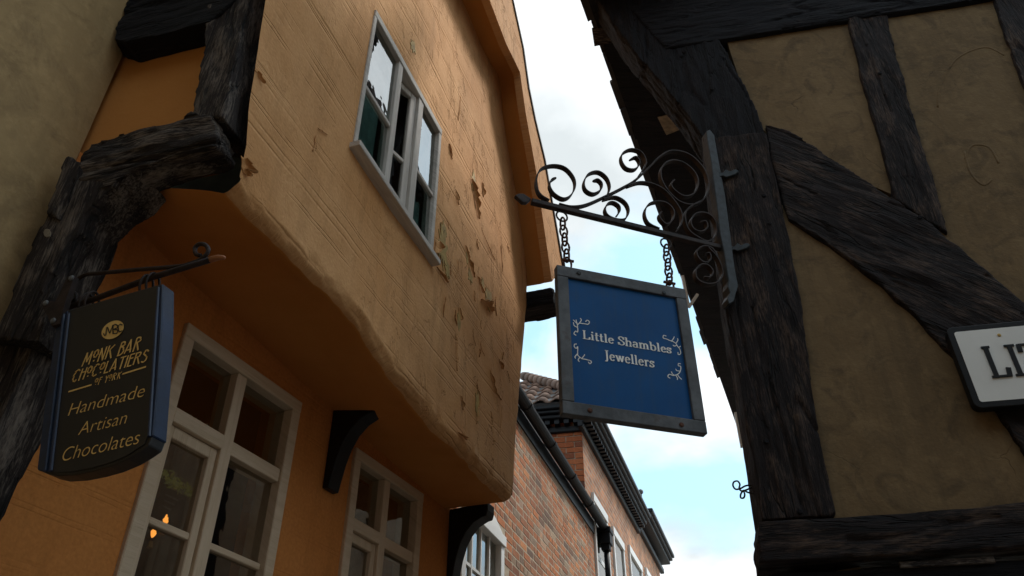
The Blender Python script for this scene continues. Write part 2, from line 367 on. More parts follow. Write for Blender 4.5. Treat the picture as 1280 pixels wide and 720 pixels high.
def gtimber(name, front, depth, mat, parent, grain, jit=.006, step=.035, bev=.008, label=None, vox=.010, rough=1.0):
    """a hewn timber: outline on its plane, worn arrises, cracked and uneven faces, grain along local X"""
    org = sum(front, Vector()) / len(front); dn = depth.normalized()
    gx = (grain - dn * grain.dot(dn)).normalized(); gy = dn.cross(gx)
    mat3 = Matrix((gx, gy, dn)).transposed()
    pts = []
    c = org
    for p in resample(front, step):
        k = noise.noise(p * 9 + Vector((3.1, 1.7, 0))) + .6 * noise.noise(p * 27)
        r = p - c; r -= dn * r.dot(dn)
        if r.length > 1e-6: r.normalize()
        pts.append(p + r * k * jit)
    V, Fc = prism(pts, depth); inv = mat3.transposed()
    me = bpy.data.meshes.new(name); me.from_pydata([tuple(inv @ (v - org)) for v in V], [], Fc); me.update()
    bm = bmesh.new(); bm.from_mesh(me); bmesh.ops.triangulate(bm, faces=[f for f in bm.faces if len(f.verts) > 4]); bmesh.ops.recalc_face_normals(bm, faces=bm.faces); bm.to_mesh(me); bm.free()
    tmp = bpy.data.objects.new('tmp', me); COL.objects.link(tmp)
    md = tmp.modifiers.new('r', 'REMESH'); md.mode = 'VOXEL'; md.voxel_size = vox
    ms = tmp.modifiers.new('s', 'SMOOTH'); ms.factor = .5; ms.iterations = 1
    dg = bpy.context.evaluated_depsgraph_get(); dg.update()
    m2 = bpy.data.meshes.new_from_object(tmp.evaluated_get(dg)); bpy.data.objects.remove(tmp); bpy.data.meshes.remove(me)
    sd = Vector((org.x * 13, org.y * 7, org.z * 5))
    nrm = [v.normal.copy() for v in m2.vertices]
    for v, n_ in zip(m2.vertices, nrm):
        p = v.co
        d = .010 * noise.noise(Vector((p.x * 2.2, p.y * 5, p.z * 5)) + sd) + .006 * noise.noise(Vector((p.x * 5, p.y * 16, p.z * 16)) + sd) + .006 * noise.noise(Vector((p.x * 7, p.y * 38, p.z * 38)) + sd)
        q = abs(noise.noise(Vector((p.x * 1.1, p.y * 8, p.z * 8)) + sd * 2)); gq = noise.noise(Vector((p.x * 1.7, p.y * 4, p.z * 4)) + sd * 3)
        if q < .06 and gq > -.05: d -= .012 * (1 - q / .06)
        v.co = p + n_ * d * rough
    m2.materials.clear(); m2.materials.append(M[mat])
    for p in m2.polygons: p.use_smooth = True
    m2.name = name
    o = bpy.data.objects.new(name, m2); COL.objects.link(o); o.parent = parent; ORG[o] = ORG[parent]
    o.matrix_local = Matrix.Translation(org - ORG[parent]) @ mat3.to_4x4()
    if label: o['label'] = label
    return o

# ---------------------------------------------------------------- ground
gp = [Vector((x, y, 0)) for x, y in ((-300, -300), (300, -300), (300, 300), (-300, 300))]
st = mk('street', (gp, [(0, 1, 2, 3)]), M['cobble']); st['kind'] = 'structure'

# ================================================================ the orange jettied house
H = thing('jettied_house', 'orange plastered house with jettied upper floor and shop windows below', 'house', GRD.pt(0, 0))
aK, _ = 0, 0
# corner where the ground wall meets the jetty's end
def meet(p1, p2):
    d = p2.P - p1.P; den = p1.u.x * p2.u.y - p1.u.y * p2.u.x
    return (d.x * p2.u.y - d.y * p2.u.x) / den
aK = meet(GRD, SIDE)
A_END = 2.45
# soffit line on the ground wall
js = [GRD.az(*q) for q in ((180, 290), (238, 349), (307, 410), (404, 500), (560, 640))]
def zj(a): return lerp_tab(a, [q[0] for q in js], [q[1] for q in js])
# shop windows on the ground wall: (a0,a1,z0,z1)
W1 = (.03, .80, 1.05, 3.385); W2 = (1.285, 2.0, 1.05, 3.355)
def wall_strip(a0, a1, z0, z1): return pbox(GRD, a0, a1, z0, z1, -.22, 0)
top = 3.75
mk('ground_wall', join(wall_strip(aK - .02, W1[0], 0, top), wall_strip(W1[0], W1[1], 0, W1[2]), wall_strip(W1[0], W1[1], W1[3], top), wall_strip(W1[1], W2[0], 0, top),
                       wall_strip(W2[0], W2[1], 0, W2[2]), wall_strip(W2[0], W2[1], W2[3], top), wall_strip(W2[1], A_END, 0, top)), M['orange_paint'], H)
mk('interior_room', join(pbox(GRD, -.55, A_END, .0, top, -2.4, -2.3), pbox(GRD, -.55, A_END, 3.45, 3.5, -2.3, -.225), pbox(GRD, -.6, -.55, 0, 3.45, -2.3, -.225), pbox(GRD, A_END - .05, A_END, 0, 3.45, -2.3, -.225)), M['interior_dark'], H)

# upper wall: facade, rolled lip and soffit as one sheet
bt_px = [(283, 216), (310, 250), (337, 278), (383, 325), (423, 363), (450, 397), (473, 434), (493, 462), (536, 516), (598, 582), (640, 626)]
bz = [FAC.az(*q) for q in bt_px]; bz = [(-.16, bz[0][1])] + bz
def zb(a): return lerp_tab(a, [q[0] for q in bz], [q[1] for q in bz]) - .012
def a_end(z): return lerp_tab(z, [3.3, 5.05, 7.2], [2.93, 3.30, 3.55])
ww = dict(tl=FAC.az(471, 25), tr=FAC.az(552, 161), bl=FAC.az(441, 180), br=FAC.az(538, 320))
wa0, wa1 = .632, 1.522; wz0, wz1 = 4.215, 5.205
na = 150; RL = .058
A0 = .0
def a_near(z): return lerp_tab(z, [3.3, 3.62, 3.8, 4.35, 7.2], [.02, .0, -.04, -.115, -.40])
avals = sorted(set([A0 + (3.0 - A0) * i / na for i in range(na + 1)] + [wa0, wa1]))
zrel = []                                                # rows above the lip, absolute heights
zvals = sorted(set([3.62 + (7.3 - 3.62) * i / 120 for i in range(121)] + [wz0, wz1]))
def oh(a):                                               # depth of the overhang at a
    p = FAC.pt(a, 0); d = FAC.n; return (GRD.P - p).dot(GRD.n) / d.dot(GRD.n)
def bulge(a, z):
    k = .012 * noise.noise(Vector((a * 1.5, z * 1.5, 2))) + .004 * noise.noise(Vector((a * 6, z * 6, 5))) + .002 * noise.noise(Vector((a * 17, z * 13, 9)))
    e = max(0, min(1, min(abs(a - wa0), abs(a - wa1)) / .1)) if wz0 < z < wz1 else 1
    return k * (1 if not (wa0 - .02 < a < wa1 + .02 and wz0 - .02 < z < wz1 + .02) else .2)
def warp(a, z):
    if a < .6: return a + a_near(z) * (1 - a / .6)
    if a < 1.7: return a
    return 1.7 + (a - 1.7) * (a_end(z) - 1.7) / (3.0 - 1.7)
V, Fc, UVs = [], [], []
rows = []
nl = 9
for z in reversed(zvals): rows.append(('w', z))
for i in range(1, nl + 1): rows.append(('l', i / nl))
for i in range(1, 15): rows.append(('s', i / 14))
idx = {}
for r, (k, q) in enumerate(rows):
    for c, a in enumerate(avals):
        b0 = zb(min(warp(a, 3.4), 2.95)) + .02 * noise.noise(Vector((a * 2.5, 3, 1))) + .006 * noise.noise(Vector((a * 9, 3, 1)))
        if k == 'w':
            z = q; z = z if z > 3.9 else (b0 + RL) + (z - 3.62) * (3.9 - b0 - RL) / (3.9 - 3.62)
            aa = warp(a, z); off = bulge(aa, z)
            edge = a_end(z) - aa
            if edge < .07: off -= .07 - math.sqrt(max(0, .07 ** 2 - (.07 - edge) ** 2))
        elif k == 'l':
            th = q * math.pi / 2; z = b0 + RL - RL * math.sin(th); aa = warp(a, b0)
            edge = a_end(b0) - aa; rr = RL
            off = -(rr - rr * math.cos(th)) + bulge(aa, z) + .010 * noise.noise(Vector((aa * 11, th * 2, 4))) + .005 * noise.noise(Vector((aa * 31, th * 3, 4)))
            if edge < .07: off -= .07 - math.sqrt(max(0, .07 ** 2 - (.07 - edge) ** 2)); z += (.07 - edge) * .5
        else:
            aa = warp(a, b0); o1 = oh(aa) - .04; off = -RL + (o1 + RL) * q
            pw = FAC.pt(aa, 0, o1); aj = (pw - GRD.P).dot(GRD.u)
            z = b0 + (zj(aj) - b0) * q ** .8 + .008 * noise.noise(Vector((aa * 3, off * 3, 7)))
            edge = a_end(b0) - aa
            if edge < .07: z += (.07 - edge) * .5
        idx[r, c] = len(V); V.append(FAC.pt(aa, z, off)); UVs.append((aa, z if k != 's' else z - q * .7))
for r in range(len(rows) - 1):
    for c in range(len(avals) - 1):
        if rows[r][0] == 'w' and rows[r + 1][0] == 'w':
            zm = (rows[r][1] + rows[r + 1][1]) / 2; am = (avals[c] + avals[c + 1]) / 2
            if wz0 < zm < wz1 and wa0 < am < wa1: continue
        Fc.append((idx[r, c], idx[r + 1, c], idx[r + 1, c + 1], idx[r, c + 1]))
# far return of the upper storey
bi = len(avals) - 1
for r in range(len(rows) - 1):
    if rows[r + 1][0] == 's' and rows[r][0] == 's': continue
    a, b2 = V[idx[r, bi]], V[idx[r + 1, bi]]
    i = len(V); V += [a - FAC.n * .9, b2 - FAC.n * .9]; UVs += [(4.2, a.z), (4.2, b2.z)]
    Fc.append((idx[r, bi], idx[r + 1, bi], i + 1, i))
UWALL = mk('upper_wall', (V, Fc), M['tan_paint'], H, smooth=True, uv=UVs, label='tan painted upper wall with flaking paint and trowel lines')
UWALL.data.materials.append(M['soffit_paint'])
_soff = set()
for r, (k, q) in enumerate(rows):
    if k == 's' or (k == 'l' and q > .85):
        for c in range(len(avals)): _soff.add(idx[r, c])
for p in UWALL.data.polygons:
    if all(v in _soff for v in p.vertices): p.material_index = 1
mk('upper_room', join(pbox(FAC, .2, 2.6, 3.9, 6.6, -1.6, -1.55), pbox(FAC, .15, .2, 3.9, 6.6, -1.6, -.08), pbox(FAC, 2.6, 2.65, 3.9, 6.6, -1.6, -.08), pbox(FAC, .2, 2.6, 6.55, 6.6, -1.55, -.08), pbox(FAC, .2, 2.6, 3.88, 3.93, -1.55, -.08)), M['teal_wall'], H)

# ---- flaking paint: curled flakes and bare ochre patches on the upper wall
def patch(px, rx, rz, seed, mat, off=.003, curl=0, name='paint_flake', ang=0):
    a, z = FAC.az(*px); rnd = random.Random(seed); n = 14
    n = 26; ring = []
    for i in range(n):
        th = 2 * math.pi * i / n; k = .5 + .6 * rnd.random()
        x, y = rx * k * math.cos(th), rz * k * math.sin(th)
        x, y = x * math.cos(ang) - y * math.sin(ang), x * math.sin(ang) + y * math.cos(ang)
        ring.append((x, y))
    o0 = bulge(a, z)
    rx *= 1
    V = [FAC.pt(a + x, z + y, o0 + off + curl * max(0, x / rx) ** 2 + curl * .3 * max(0, -y / rz) ** 2) for x, y in ring] + [FAC.pt(a, z, o0 + off)]
    V += [v - FAC.n * .0025 for v in V[:n]] 
    Fc = [(i, (i + 1) % n, n) for i in range(n)] + [(i, i + n + 1, (i + 1) % n + n + 1, (i + 1) % n) for i in range(n)]
    uv = [((v - FAC.P).dot(FAC.u), v.z) for v in V]
    return mk(name, (V, Fc), M[mat], H, uv=uv)
for i, (px, rx, rz, an) in enumerate([((551, 308), .075, .15, .1), ((557, 338), .045, .06, .2), ((514, 58), .045, .055, 0), ((611, 374), .075, .10, -.2), ((588, 345), .045, .06, -.2), ((592, 225), .04, .11, -.1), ((553, 288), .05, .06, .2), ((596, 505), .035, .11, .1), ((604, 355), .03, .05, .1), ((584, 322), .02, .06, 0), ((573, 400), .03, .07, 0)]):
    patch(px, rx, rz, 40 + i, 'ochre_layer', .0035, 0, 'bare_patch', an)
def curl_strip(pxs, wd, lift, name='paint_flake', seed=0, side=1):
    """a strip of paint lifting off along a path, curling over its edge"""
    rnd = random.Random(seed); pts = [p + Vector((rnd.uniform(-.006, .006), rnd.uniform(-.004, .004), 0)) for p in spline([Vector(FAC.az(*p) + (0,)) for p in pxs], 6)]; lift *= .6
    V, Fc, uv = [], [], []; n = 6
    for i, p in enumerate(pts):
        w_ = wd * 1.5 * (.25 + .9 * math.sin(math.pi * (i + .6) / (len(pts) + .2))) * (.45 + .9 * rnd.random()); b0 = bulge(p.x, p.y)
        for k in range(n):
            th = k / (n - 1); an = th * 2.1
            x = side * w_ * (math.sin(an) / 2.1 * 1.5); of = w_ * lift * (1 - math.cos(an)) / 1.6
            V.append(FAC.pt(p.x + x, p.y, b0 + .003 + of)); uv.append((p.x + x, p.y))
    for i in range(len(pts) - 1):
        for k in range(n - 1): Fc.append((i * n + k, i * n + k + 1, (i + 1) * n + k + 1, (i + 1) * n + k))
    o = mk(name, (V, Fc), M['tan_paint'], H, smooth=True, uv=uv)
    s = o.modifiers.new('s', 'SOLIDIFY'); s.thickness = .002
    return o
for i, (pp, wd, lf, sd_) in enumerate([
    ([(588, 222), (593, 245), (598, 272)], .030, .9, 1), ([(603, 228), (604, 245)], .02, .8, 1), ([(543, 300), (541, 316)], .035, 1.0, 1),
    ([(543, 333), (556, 352)], .022, .8, 1), ([(581, 306), (586, 326), (592, 345)], .020, .9, 1), ([(597, 345), (603, 365)], .022, .8, 1),
    ([(601, 376), (610, 384), (617, 392)], .040, 1.2, -1), ([(568, 236), (571, 256)], .015, .8, 1), ([(601, 285), (612, 312), (619, 326)], .008, .6, 1),
    ([(572, 383), (574, 398)], .030, .5, 1), ([(568, 415), (569, 462)], .014, .7, 1), ([(622, 448), (627, 462)], .02, .9, 1), ([(611, 462), (618, 490), (626, 500)], .018, .9, 1),
    ([(594, 482), (598, 498), (594, 530)], .012, .7, 1), ([(574, 495), (577, 512)], .018, .8, 1), ([(570, 538), (580, 548)], .028, .8, 1), ([(627, 505), (624, 540)], .008, .7, 1),
    ([(300, 195), (303, 215)], .03, .9, 1), ([(318, 88), (325, 102)], .02, .8, 1), ([(395, 160), (408, 168)], .012, .7, 1), ([(393, 168), (390, 190)], .010, .6, 1), ([(575, 120), (572, 150)], .008, .6, 1), ([(626, 306), (627, 340)], .008, .6, 1)]):
    curl_strip(pp, wd, lf, seed=i, side=sd_)
rf = random.Random(21)
for i in range(20):                                   # smaller scales lifting all over the far half
    x = rf.uniform(555, 640); y = rf.uniform(90 + (x - 555) * 1.6, 500 + (x - 555) * .9)
    if x > lerp_tab(y, [80, 160, 250, 560], [605, 622, 640, 640]): continue
    ln = rf.uniform(8, 26); dx = rf.uniform(-.15, .25) * ln
    curl_strip([(x, y), (x + dx * .5 + rf.uniform(-2, 2), y + ln * .5), (x + dx, y + ln)], rf.uniform(.006, .014), rf.uniform(.3, .7), seed=60 + i, side=rf.choice((1, 1, -1)))

# ---- upper three-light window
UW = mk('upper_window', join(pbox(FAC, wa0 - .004, wa1 + .004, wz1 - .035, wz1 + .012, -.06, .012), pbox(FAC, wa0 - .006, wa0 + .022, wz0, wz1 - .0352, -.06, .010), pbox(FAC, wa1 - .03, wa1 + .004, wz0, wz1 - .0352, -.06, .010)), M['window_wood'], H, label='white painted three light window frame on the upper wall')
def uvbox(o, pl, along_z=False):
    me = o.data; l = me.uv_layers.get('UVMap') or me.uv_layers.new(name='UVMap'); org = ORG[o]
    for p in me.polygons:
        for li in p.loop_indices:
            v = me.vertices[me.loops[li].vertex_index].co + org - pl.P; a = v.dot(pl.u); z = v.z; n_ = v.dot(pl.n)
            l.data[li].uv = (z, a + n_) if along_z else (a, z + n_)
    return o
def part(name, vf, mat, parent, pl, along_z=False, bev=.003):
    o = mk(name, vf, M[mat], parent); uvbox(o, pl, along_z)
    if bev: bevel(o, bev, 1)
    return o
uvbox(UW, FAC); bevel(UW, .003, 1)
m1a = FAC.az(496, 77)[0]; m2a = FAC.az(527, 123)[0]
part('sill', pbox(FAC, wa0 - .03, wa1 + .012, wz0 - .034, wz0 - .001, -.06, .055), 'window_wood', UW, FAC)
m1 = .935; m2 = 1.205; mw1 = .05; mw2 = .06
part('mullion', pbox(FAC, m1, m1 + mw1, wz0, wz1 - .036, -.055, .006), 'window_wood', UW, FAC, True)
part('mullion', pbox(FAC, m2, m2 + mw2, wz0, wz1 - .036, -.055, .006), 'window_wood', UW, FAC, True)
L = [(wa0 + .022, m1, -.012), None, (m2 + mw2, wa1 - .03, -.012)]
for i in (0, 2):
    x0, x1, of = L[i]; zb_ = 4.66
    part('glazing_bar', pbox(FAC, x0 + .001, x1 - .001, zb_ - .012, zb_ + .012, of - .012, of + .012), 'window_wood', UW, FAC)
    for z0, z1 in ((wz0 + .001, zb_ - .0125), (zb_ + .0125, wz1 - .036)):
        k = .004 * (random.random() - .5)
        q = [FAC.pt(x0, z0, of - .004), FAC.pt(x1, z0, of + k), FAC.pt(x1, z1, of + k - .003), FAC.pt(x0, z1, of - .003)]
        mk('pane', (q + [p - FAC.n * .003 for p in q], BOXF), M['old_glass'], UW)
# middle casement stands ajar, hinged on its far side
_an = R(-15); _u = Vector((FAC.u.x * math.cos(_an) - FAC.u.y * math.sin(_an), FAC.u.x * math.sin(_an) + FAC.u.y * math.cos(_an), 0)); cw = (m2 - m1 - mw1) - .004
CP = Plane(FAC.pt(m2 - .002, 0, -.022) - _u * cw, _u)
cs = part('casement', join(pbox(CP, 0, .022, wz0 + .003, wz1 - .04, -.014, .012), pbox(CP, cw - .045, cw, wz0 + .003, wz1 - .04, -.014, .012), pbox(CP, .0222, cw - .0452, wz1 - .08, wz1 - .04, -.014, .012), pbox(CP, .0222, cw - .0452, wz0 + .003, wz0 + .035, -.014, .012), pbox(CP, .0222, cw - .0452, 4.61, 4.635, -.012, .010)), 'window_wood', UW, CP, True)
for z0, z1 in ((wz0 + .035, 4.61), (4.635, wz1 - .08)): mk('pane', pbox(CP, .0222, cw - .0452, z0, z1, -.003, 0), M['old_glass'], UW)
for x0, x1, zt_ in ((wa0 + .03, m1 - .005, 4.78), (m2 + mw2 + .005, wa1 - .035, 4.60)):  # wavy-topped sheets behind the panes stand in for the opposite roof's reflection
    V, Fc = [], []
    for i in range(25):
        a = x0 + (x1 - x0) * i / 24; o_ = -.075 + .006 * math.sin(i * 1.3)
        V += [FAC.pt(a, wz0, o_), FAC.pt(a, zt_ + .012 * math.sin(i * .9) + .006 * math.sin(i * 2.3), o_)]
    mk('reflection_sheet', (V, [(2 * i, 2 * i + 1, 2 * i + 3, 2 * i + 2) for i in range(24)]), M['teal_reflection'], UW, smooth=True)
# ---- shop windows
def shop_window(w_, mul, transom, bars, lab):
    a0, a1, z0, z1 = w_
    f = .055
    o = mk('shop_window', join(pbox(GRD, a0 - .003, a1 + .003, z1 - f, z1 + .003, -.12, .022), pbox(GRD, a0 - .003, a0 + f, z0, z1 - f - .0003, -.12, .02), pbox(GRD, a1 - f, a1 + .003, z0, z1 - f - .0003, -.12, .02),
                           pbox(GRD, a0 - .03, a1 + .03, z0 - .05, z0 - .0005, -.12, .08)), M['shop_wood'], H, label=lab)
    uvbox(o, GRD); bevel(o, .004, 1)
    part('mullion', pbox(GRD, mul - .03, mul + .03, z0, z1 - f - .001, -.09, .012), 'shop_wood', o, GRD, True)
    for x0, x1, tag_ in ((a0 + f, mul - .03, 0), (mul + .03, a1 - f, 1)):
        part('transom', pbox(GRD, x0, x1, transom - .03, transom + .03, -.09, .018 if tag_ == 0 else .008), 'shop_wood', o, GRD)
        zt = transom - .03
        if tag_ == 0:      # opening casement
            part('casement', join(pbox(GRD, x0 + .002, x0 + .035, z0, zt - .003, -.05, -.004), pbox(GRD, x1 - .04, x1 - .002, z0, zt - .003, -.05, -.004), pbox(GRD, x0 + .0352, x1 - .0402, zt - .05, zt - .003, -.05, -.004)), 'shop_wood', o, GRD, True)
            x0p, x1p, ztp = x0 + .0355, x1 - .0405, zt - .0505
        else: x0p, x1p, ztp = x0, x1, zt - .0005
        prev = ztp
        for bz_ in bars:
            part('glazing_bar', pbox(GRD, x0p, x1p, bz_ - .013, bz_ + .013, -.045, -.008), 'shop_wood', o, GRD)
            mk('pane', pbox(GRD, x0p, x1p, bz_ + .0132, prev, -.030, -.027), M['shop_glass'], o); prev = bz_ - .0132
        mk('pane', pbox(GRD, x0p, x1p, z0, prev, -.030, -.027), M['shop_glass'], o)
        mk('pane', pbox(GRD, x0, x1, transom + .0302, z1 - f - .001, -.032 - .002 * tag_, -.029 - .002 * tag_), M['shop_glass'], o)
    return o
shop_window(W1, .395, 3.0, [2.60, 2.19, 1.75], 'pale wooden shop window behind the chocolate shop sign')
shop_window(W2, 1.62, 2.97, [2.56, 2.15, 1.72], 'pale wooden shop window between the two black brackets')

# ---- black console brackets under the jetty
def console(px_top, ha, lab):
    a, z = GRD.az(*px_top); z = zj(a) + .0
    pr = [(0.0, .02), (.0, -.42), (.035, -.42), (.045, -.36), (.06, -.28), (.085, -.2), (.12, -.135), (.17, -.085), (.225, -.06), (.255, -.055), (.265, -.02), (.265, .03)]
    ring = [GRD.pt(a - ha, z + q, o_ + .001) for o_, q in spline([Vector((x, y)) for x, y in pr], 1)]
    o = mk('jetty_bracket', prism(ring, GRD.u * (2 * ha)), M['black_paint'], H, label=lab); bevel(o, .005, 2)
console((424, 507), .045, 'black curved bracket left of the second shop window')
console((566, 640), .05, 'black curved bracket at the far end of the jetty')

# ---- timbers at the near end of the jetty
def ring_on(pl, px, off=0): return [pl.hit(x, y, off) for x, y in px]
bk = -TIM.n
mk('end_panel', prism([SIDE.pt(*q) for q in ((SIDE.az(150, 190)[0] - .25, 3.55), (-.10, 3.55), (-.16, 6.5), (SIDE.az(150, 190)[0] - .25, 6.5))], -SIDE.n * .05), M['orange_plain'], H, label='flat orange plaster panel at the end of the jetty')
arr = [(279, 148), (312, 0), (338, -120), (258, -120), (262, -20), (252, 60), (240, 128), (236, 150)]
gtimber('corner_post', ring_on(TIM, arr), bk * .20, 'old_timber', H, Vector((0, 0, 1)), .008)
beam = [(112, 178), (150, 166), (205, 157), (226, 150), (240, 140), (262, 146), (272, 158), (276, 174), (268, 183), (240, 190), (205, 198), (170, 210), (130, 235), (100, 236), (98, 200)]
gtimber('jetty_beam', ring_on(TIM, beam, .006), bk * .13, 'old_timber', H, TIM.u, .012, .03, .012, rough=1.7, label='charred looking beam end carrying the jetty')
brk_px = [(98, 228), (135, 216), (164, 206), (172, 212), (156, 226), (132, 240), (108, 264), (90, 298), (74, 336), (62, 375), (48, 430), (-10, 425), (20, 350), (50, 285), (75, 240)]
gtimber('curved_brace', ring_on(TIM, brk_px, .0), bk * .17, 'old_timber', H, Vector((0, 0, 1)), .008, .03, .012)
post_px = [(46, 424), (30, 462), (4, 520), (-42, 612), (-130, 800), (-230, 800), (-100, 540), (-14, 418)]
gtimber('lower_post', ring_on(TIM, post_px, -.035), bk * .15, 'old_timber', H, Vector((0, 0, 1)), .006)
bat = [(82, 194), (104, 203), (92, 235), (75, 275), (58, 266), (70, 230)]
gtimber('batten', ring_on(TIM, bat, .012), bk * .05, 'old_timber', H, Vector((0, 0, 1)), .003, .02, .003)
top_px = [(120, 38), (158, 53), (205, 41), (258, 29), (305, -8), (330, -90), (150, -60)]
gtimber('tie_beam', ring_on(TIM, [(140, 48), (158, 53), (205, 41), (262, 27), (300, -4), (318, -95), (178, -60)], .0), bk * .12, 'painted_timber', H, TIM.u, .006)
for q in ((60, 292),):
    p = [TIM.hit(q[0] + dx, q[1] + dy, .004) for dx, dy in ((-3, -4 - q[1] % 3), (2, -5), (4, -1), (3 + q[0] % 2, 4), (-1, 5), (-4, 3), (-5, -1))]
    mk('plaster_crust', prism(p, TIM.n * .003), M['pale_putty'], H)

# ---- projecting gable above
Ipx = [(565, 0), (600, 45), (625, 90), (640, 160), (650, 250), (658, 340), (661, 385)]
Opx = [(612, 0), (633, 55), (650, 90), (657, 140), (670, 213), (681, 290), (690, 352)]
Spx = [(640, 0), (653, 60), (660, 110), (668, 150), (680, 200), (692, 270), (703, 334)]
gd = .2
Oc = [FAC.az(x, y, gd) for x, y in Opx]; Sc = [FAC.az(x, y, gd) for x, y in Spx]
Oc = [(-.2, Oc[0][1] - .12), (.8, Oc[0][1] - .05)] + Oc
Oc[3] = (Oc[3][0], Oc[3][1])
Ss = [(Sc[0][0] - .9, Sc[0][1] + 1.15)] + Sc
poly = [Vector((a, z, 0)) for a, z in Oc] + [Vector((a, z, 0)) for a, z in reversed(Ss)] + [Vector((-.2, Ss[0][1], 0))]
ringg = [FAC.pt(p.x, p.y, gd) for p in poly]
gw = mk('gable_wall', prism(ringg, -FAC.n * .06), M['tan_paint'], H, uv=[((v - FAC.P).dot(FAC.u), v.z) for v in prism(ringg, -FAC.n * .06)[0]], label='tan gable wall projecting under the roof edge')
fine_O = spline([Vector((a, z, 0)) for a, z in Oc], 4)
V, Fc = [], []
for p in fine_O:
    V += [FAC.pt(p.x, p.y + .003, gd - .055), FAC.pt(p.x + .03, p.y + .02, gd * .5), FAC.pt(p.x + .05, p.y + .04, -.06)]
for i in range(len(fine_O) - 1):
    for k in range(2): Fc.append((i * 3 + k, i * 3 + k + 1, (i + 1) * 3 + k + 1, (i + 1) * 3 + k))
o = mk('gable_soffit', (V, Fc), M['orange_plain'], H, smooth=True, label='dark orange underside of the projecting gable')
vg = [Vector((a, z, 0)) for a, z in Ss]
V, Fc = [], []
for i, p in enumerate(vg):
    t_ = (vg[min(i + 1, len(vg) - 1)] - vg[max(i - 1, 0)]).normalized(); nrm = Vector((-t_.y, t_.x, 0)); nrm = nrm if nrm.y > 0 else -nrm
    for h_, o_ in ((.0, gd + .012), (.025, gd + .012), (.025, -1.2), (.0, -1.2)):
        V.append(FAC.pt(p.x + nrm.x * h_, p.y + nrm.y * h_, o_))
for i in range(len(vg) - 1):
    for k in range(4): Fc.append((i * 4 + k, i * 4 + (k + 1) % 4, (i + 1) * 4 + (k + 1) % 4, (i + 1) * 4 + k))
Fc += [(0, 1, 2, 3), tuple(len(V) - 4 + k for k in range(4))]
mk('roof_edge', (V, Fc), M['slate'], H)
pa, pz = FAC.az(661, 388, 0)
pe = FAC.az(692, 384, gd)
wpz = pz
gtimber('wall_plate', [FAC.pt(pa - .05, pz + .14, .21), FAC.pt(pa - .05, pz + .0, .21), FAC.pt(pa - .05, pz - .0, -.15), FAC.pt(pa - .05, pz + .14, -.15)], FAC.u * .22, 'painted_timber', H, FAC.n, .002)

# ================================================================ neighbour on the left
NB = thing('rendered_house', 'plain olive plastered house wall left of the timber post', 'house', GRD.pt(aK - 2, 0))
mk('wall', pbox(GRD, -9, aK - .022, 0, 7.5, -.3, .0), M['olive_plaster'], NB)
mk('roof', ([GRD.pt(-9, 7.4, .4), GRD.pt(aK - .3, 7.4, .4), GRD.pt(aK - .3, 10.5, -3), GRD.pt(-9, 10.5, -3), GRD.pt(-9, 7.3, .4), GRD.pt(aK - .3, 7.3, .4), GRD.pt(aK - .3, 10.4, -3), GRD.pt(-9, 10.4, -3)], BOXF), M['slate'], NB)

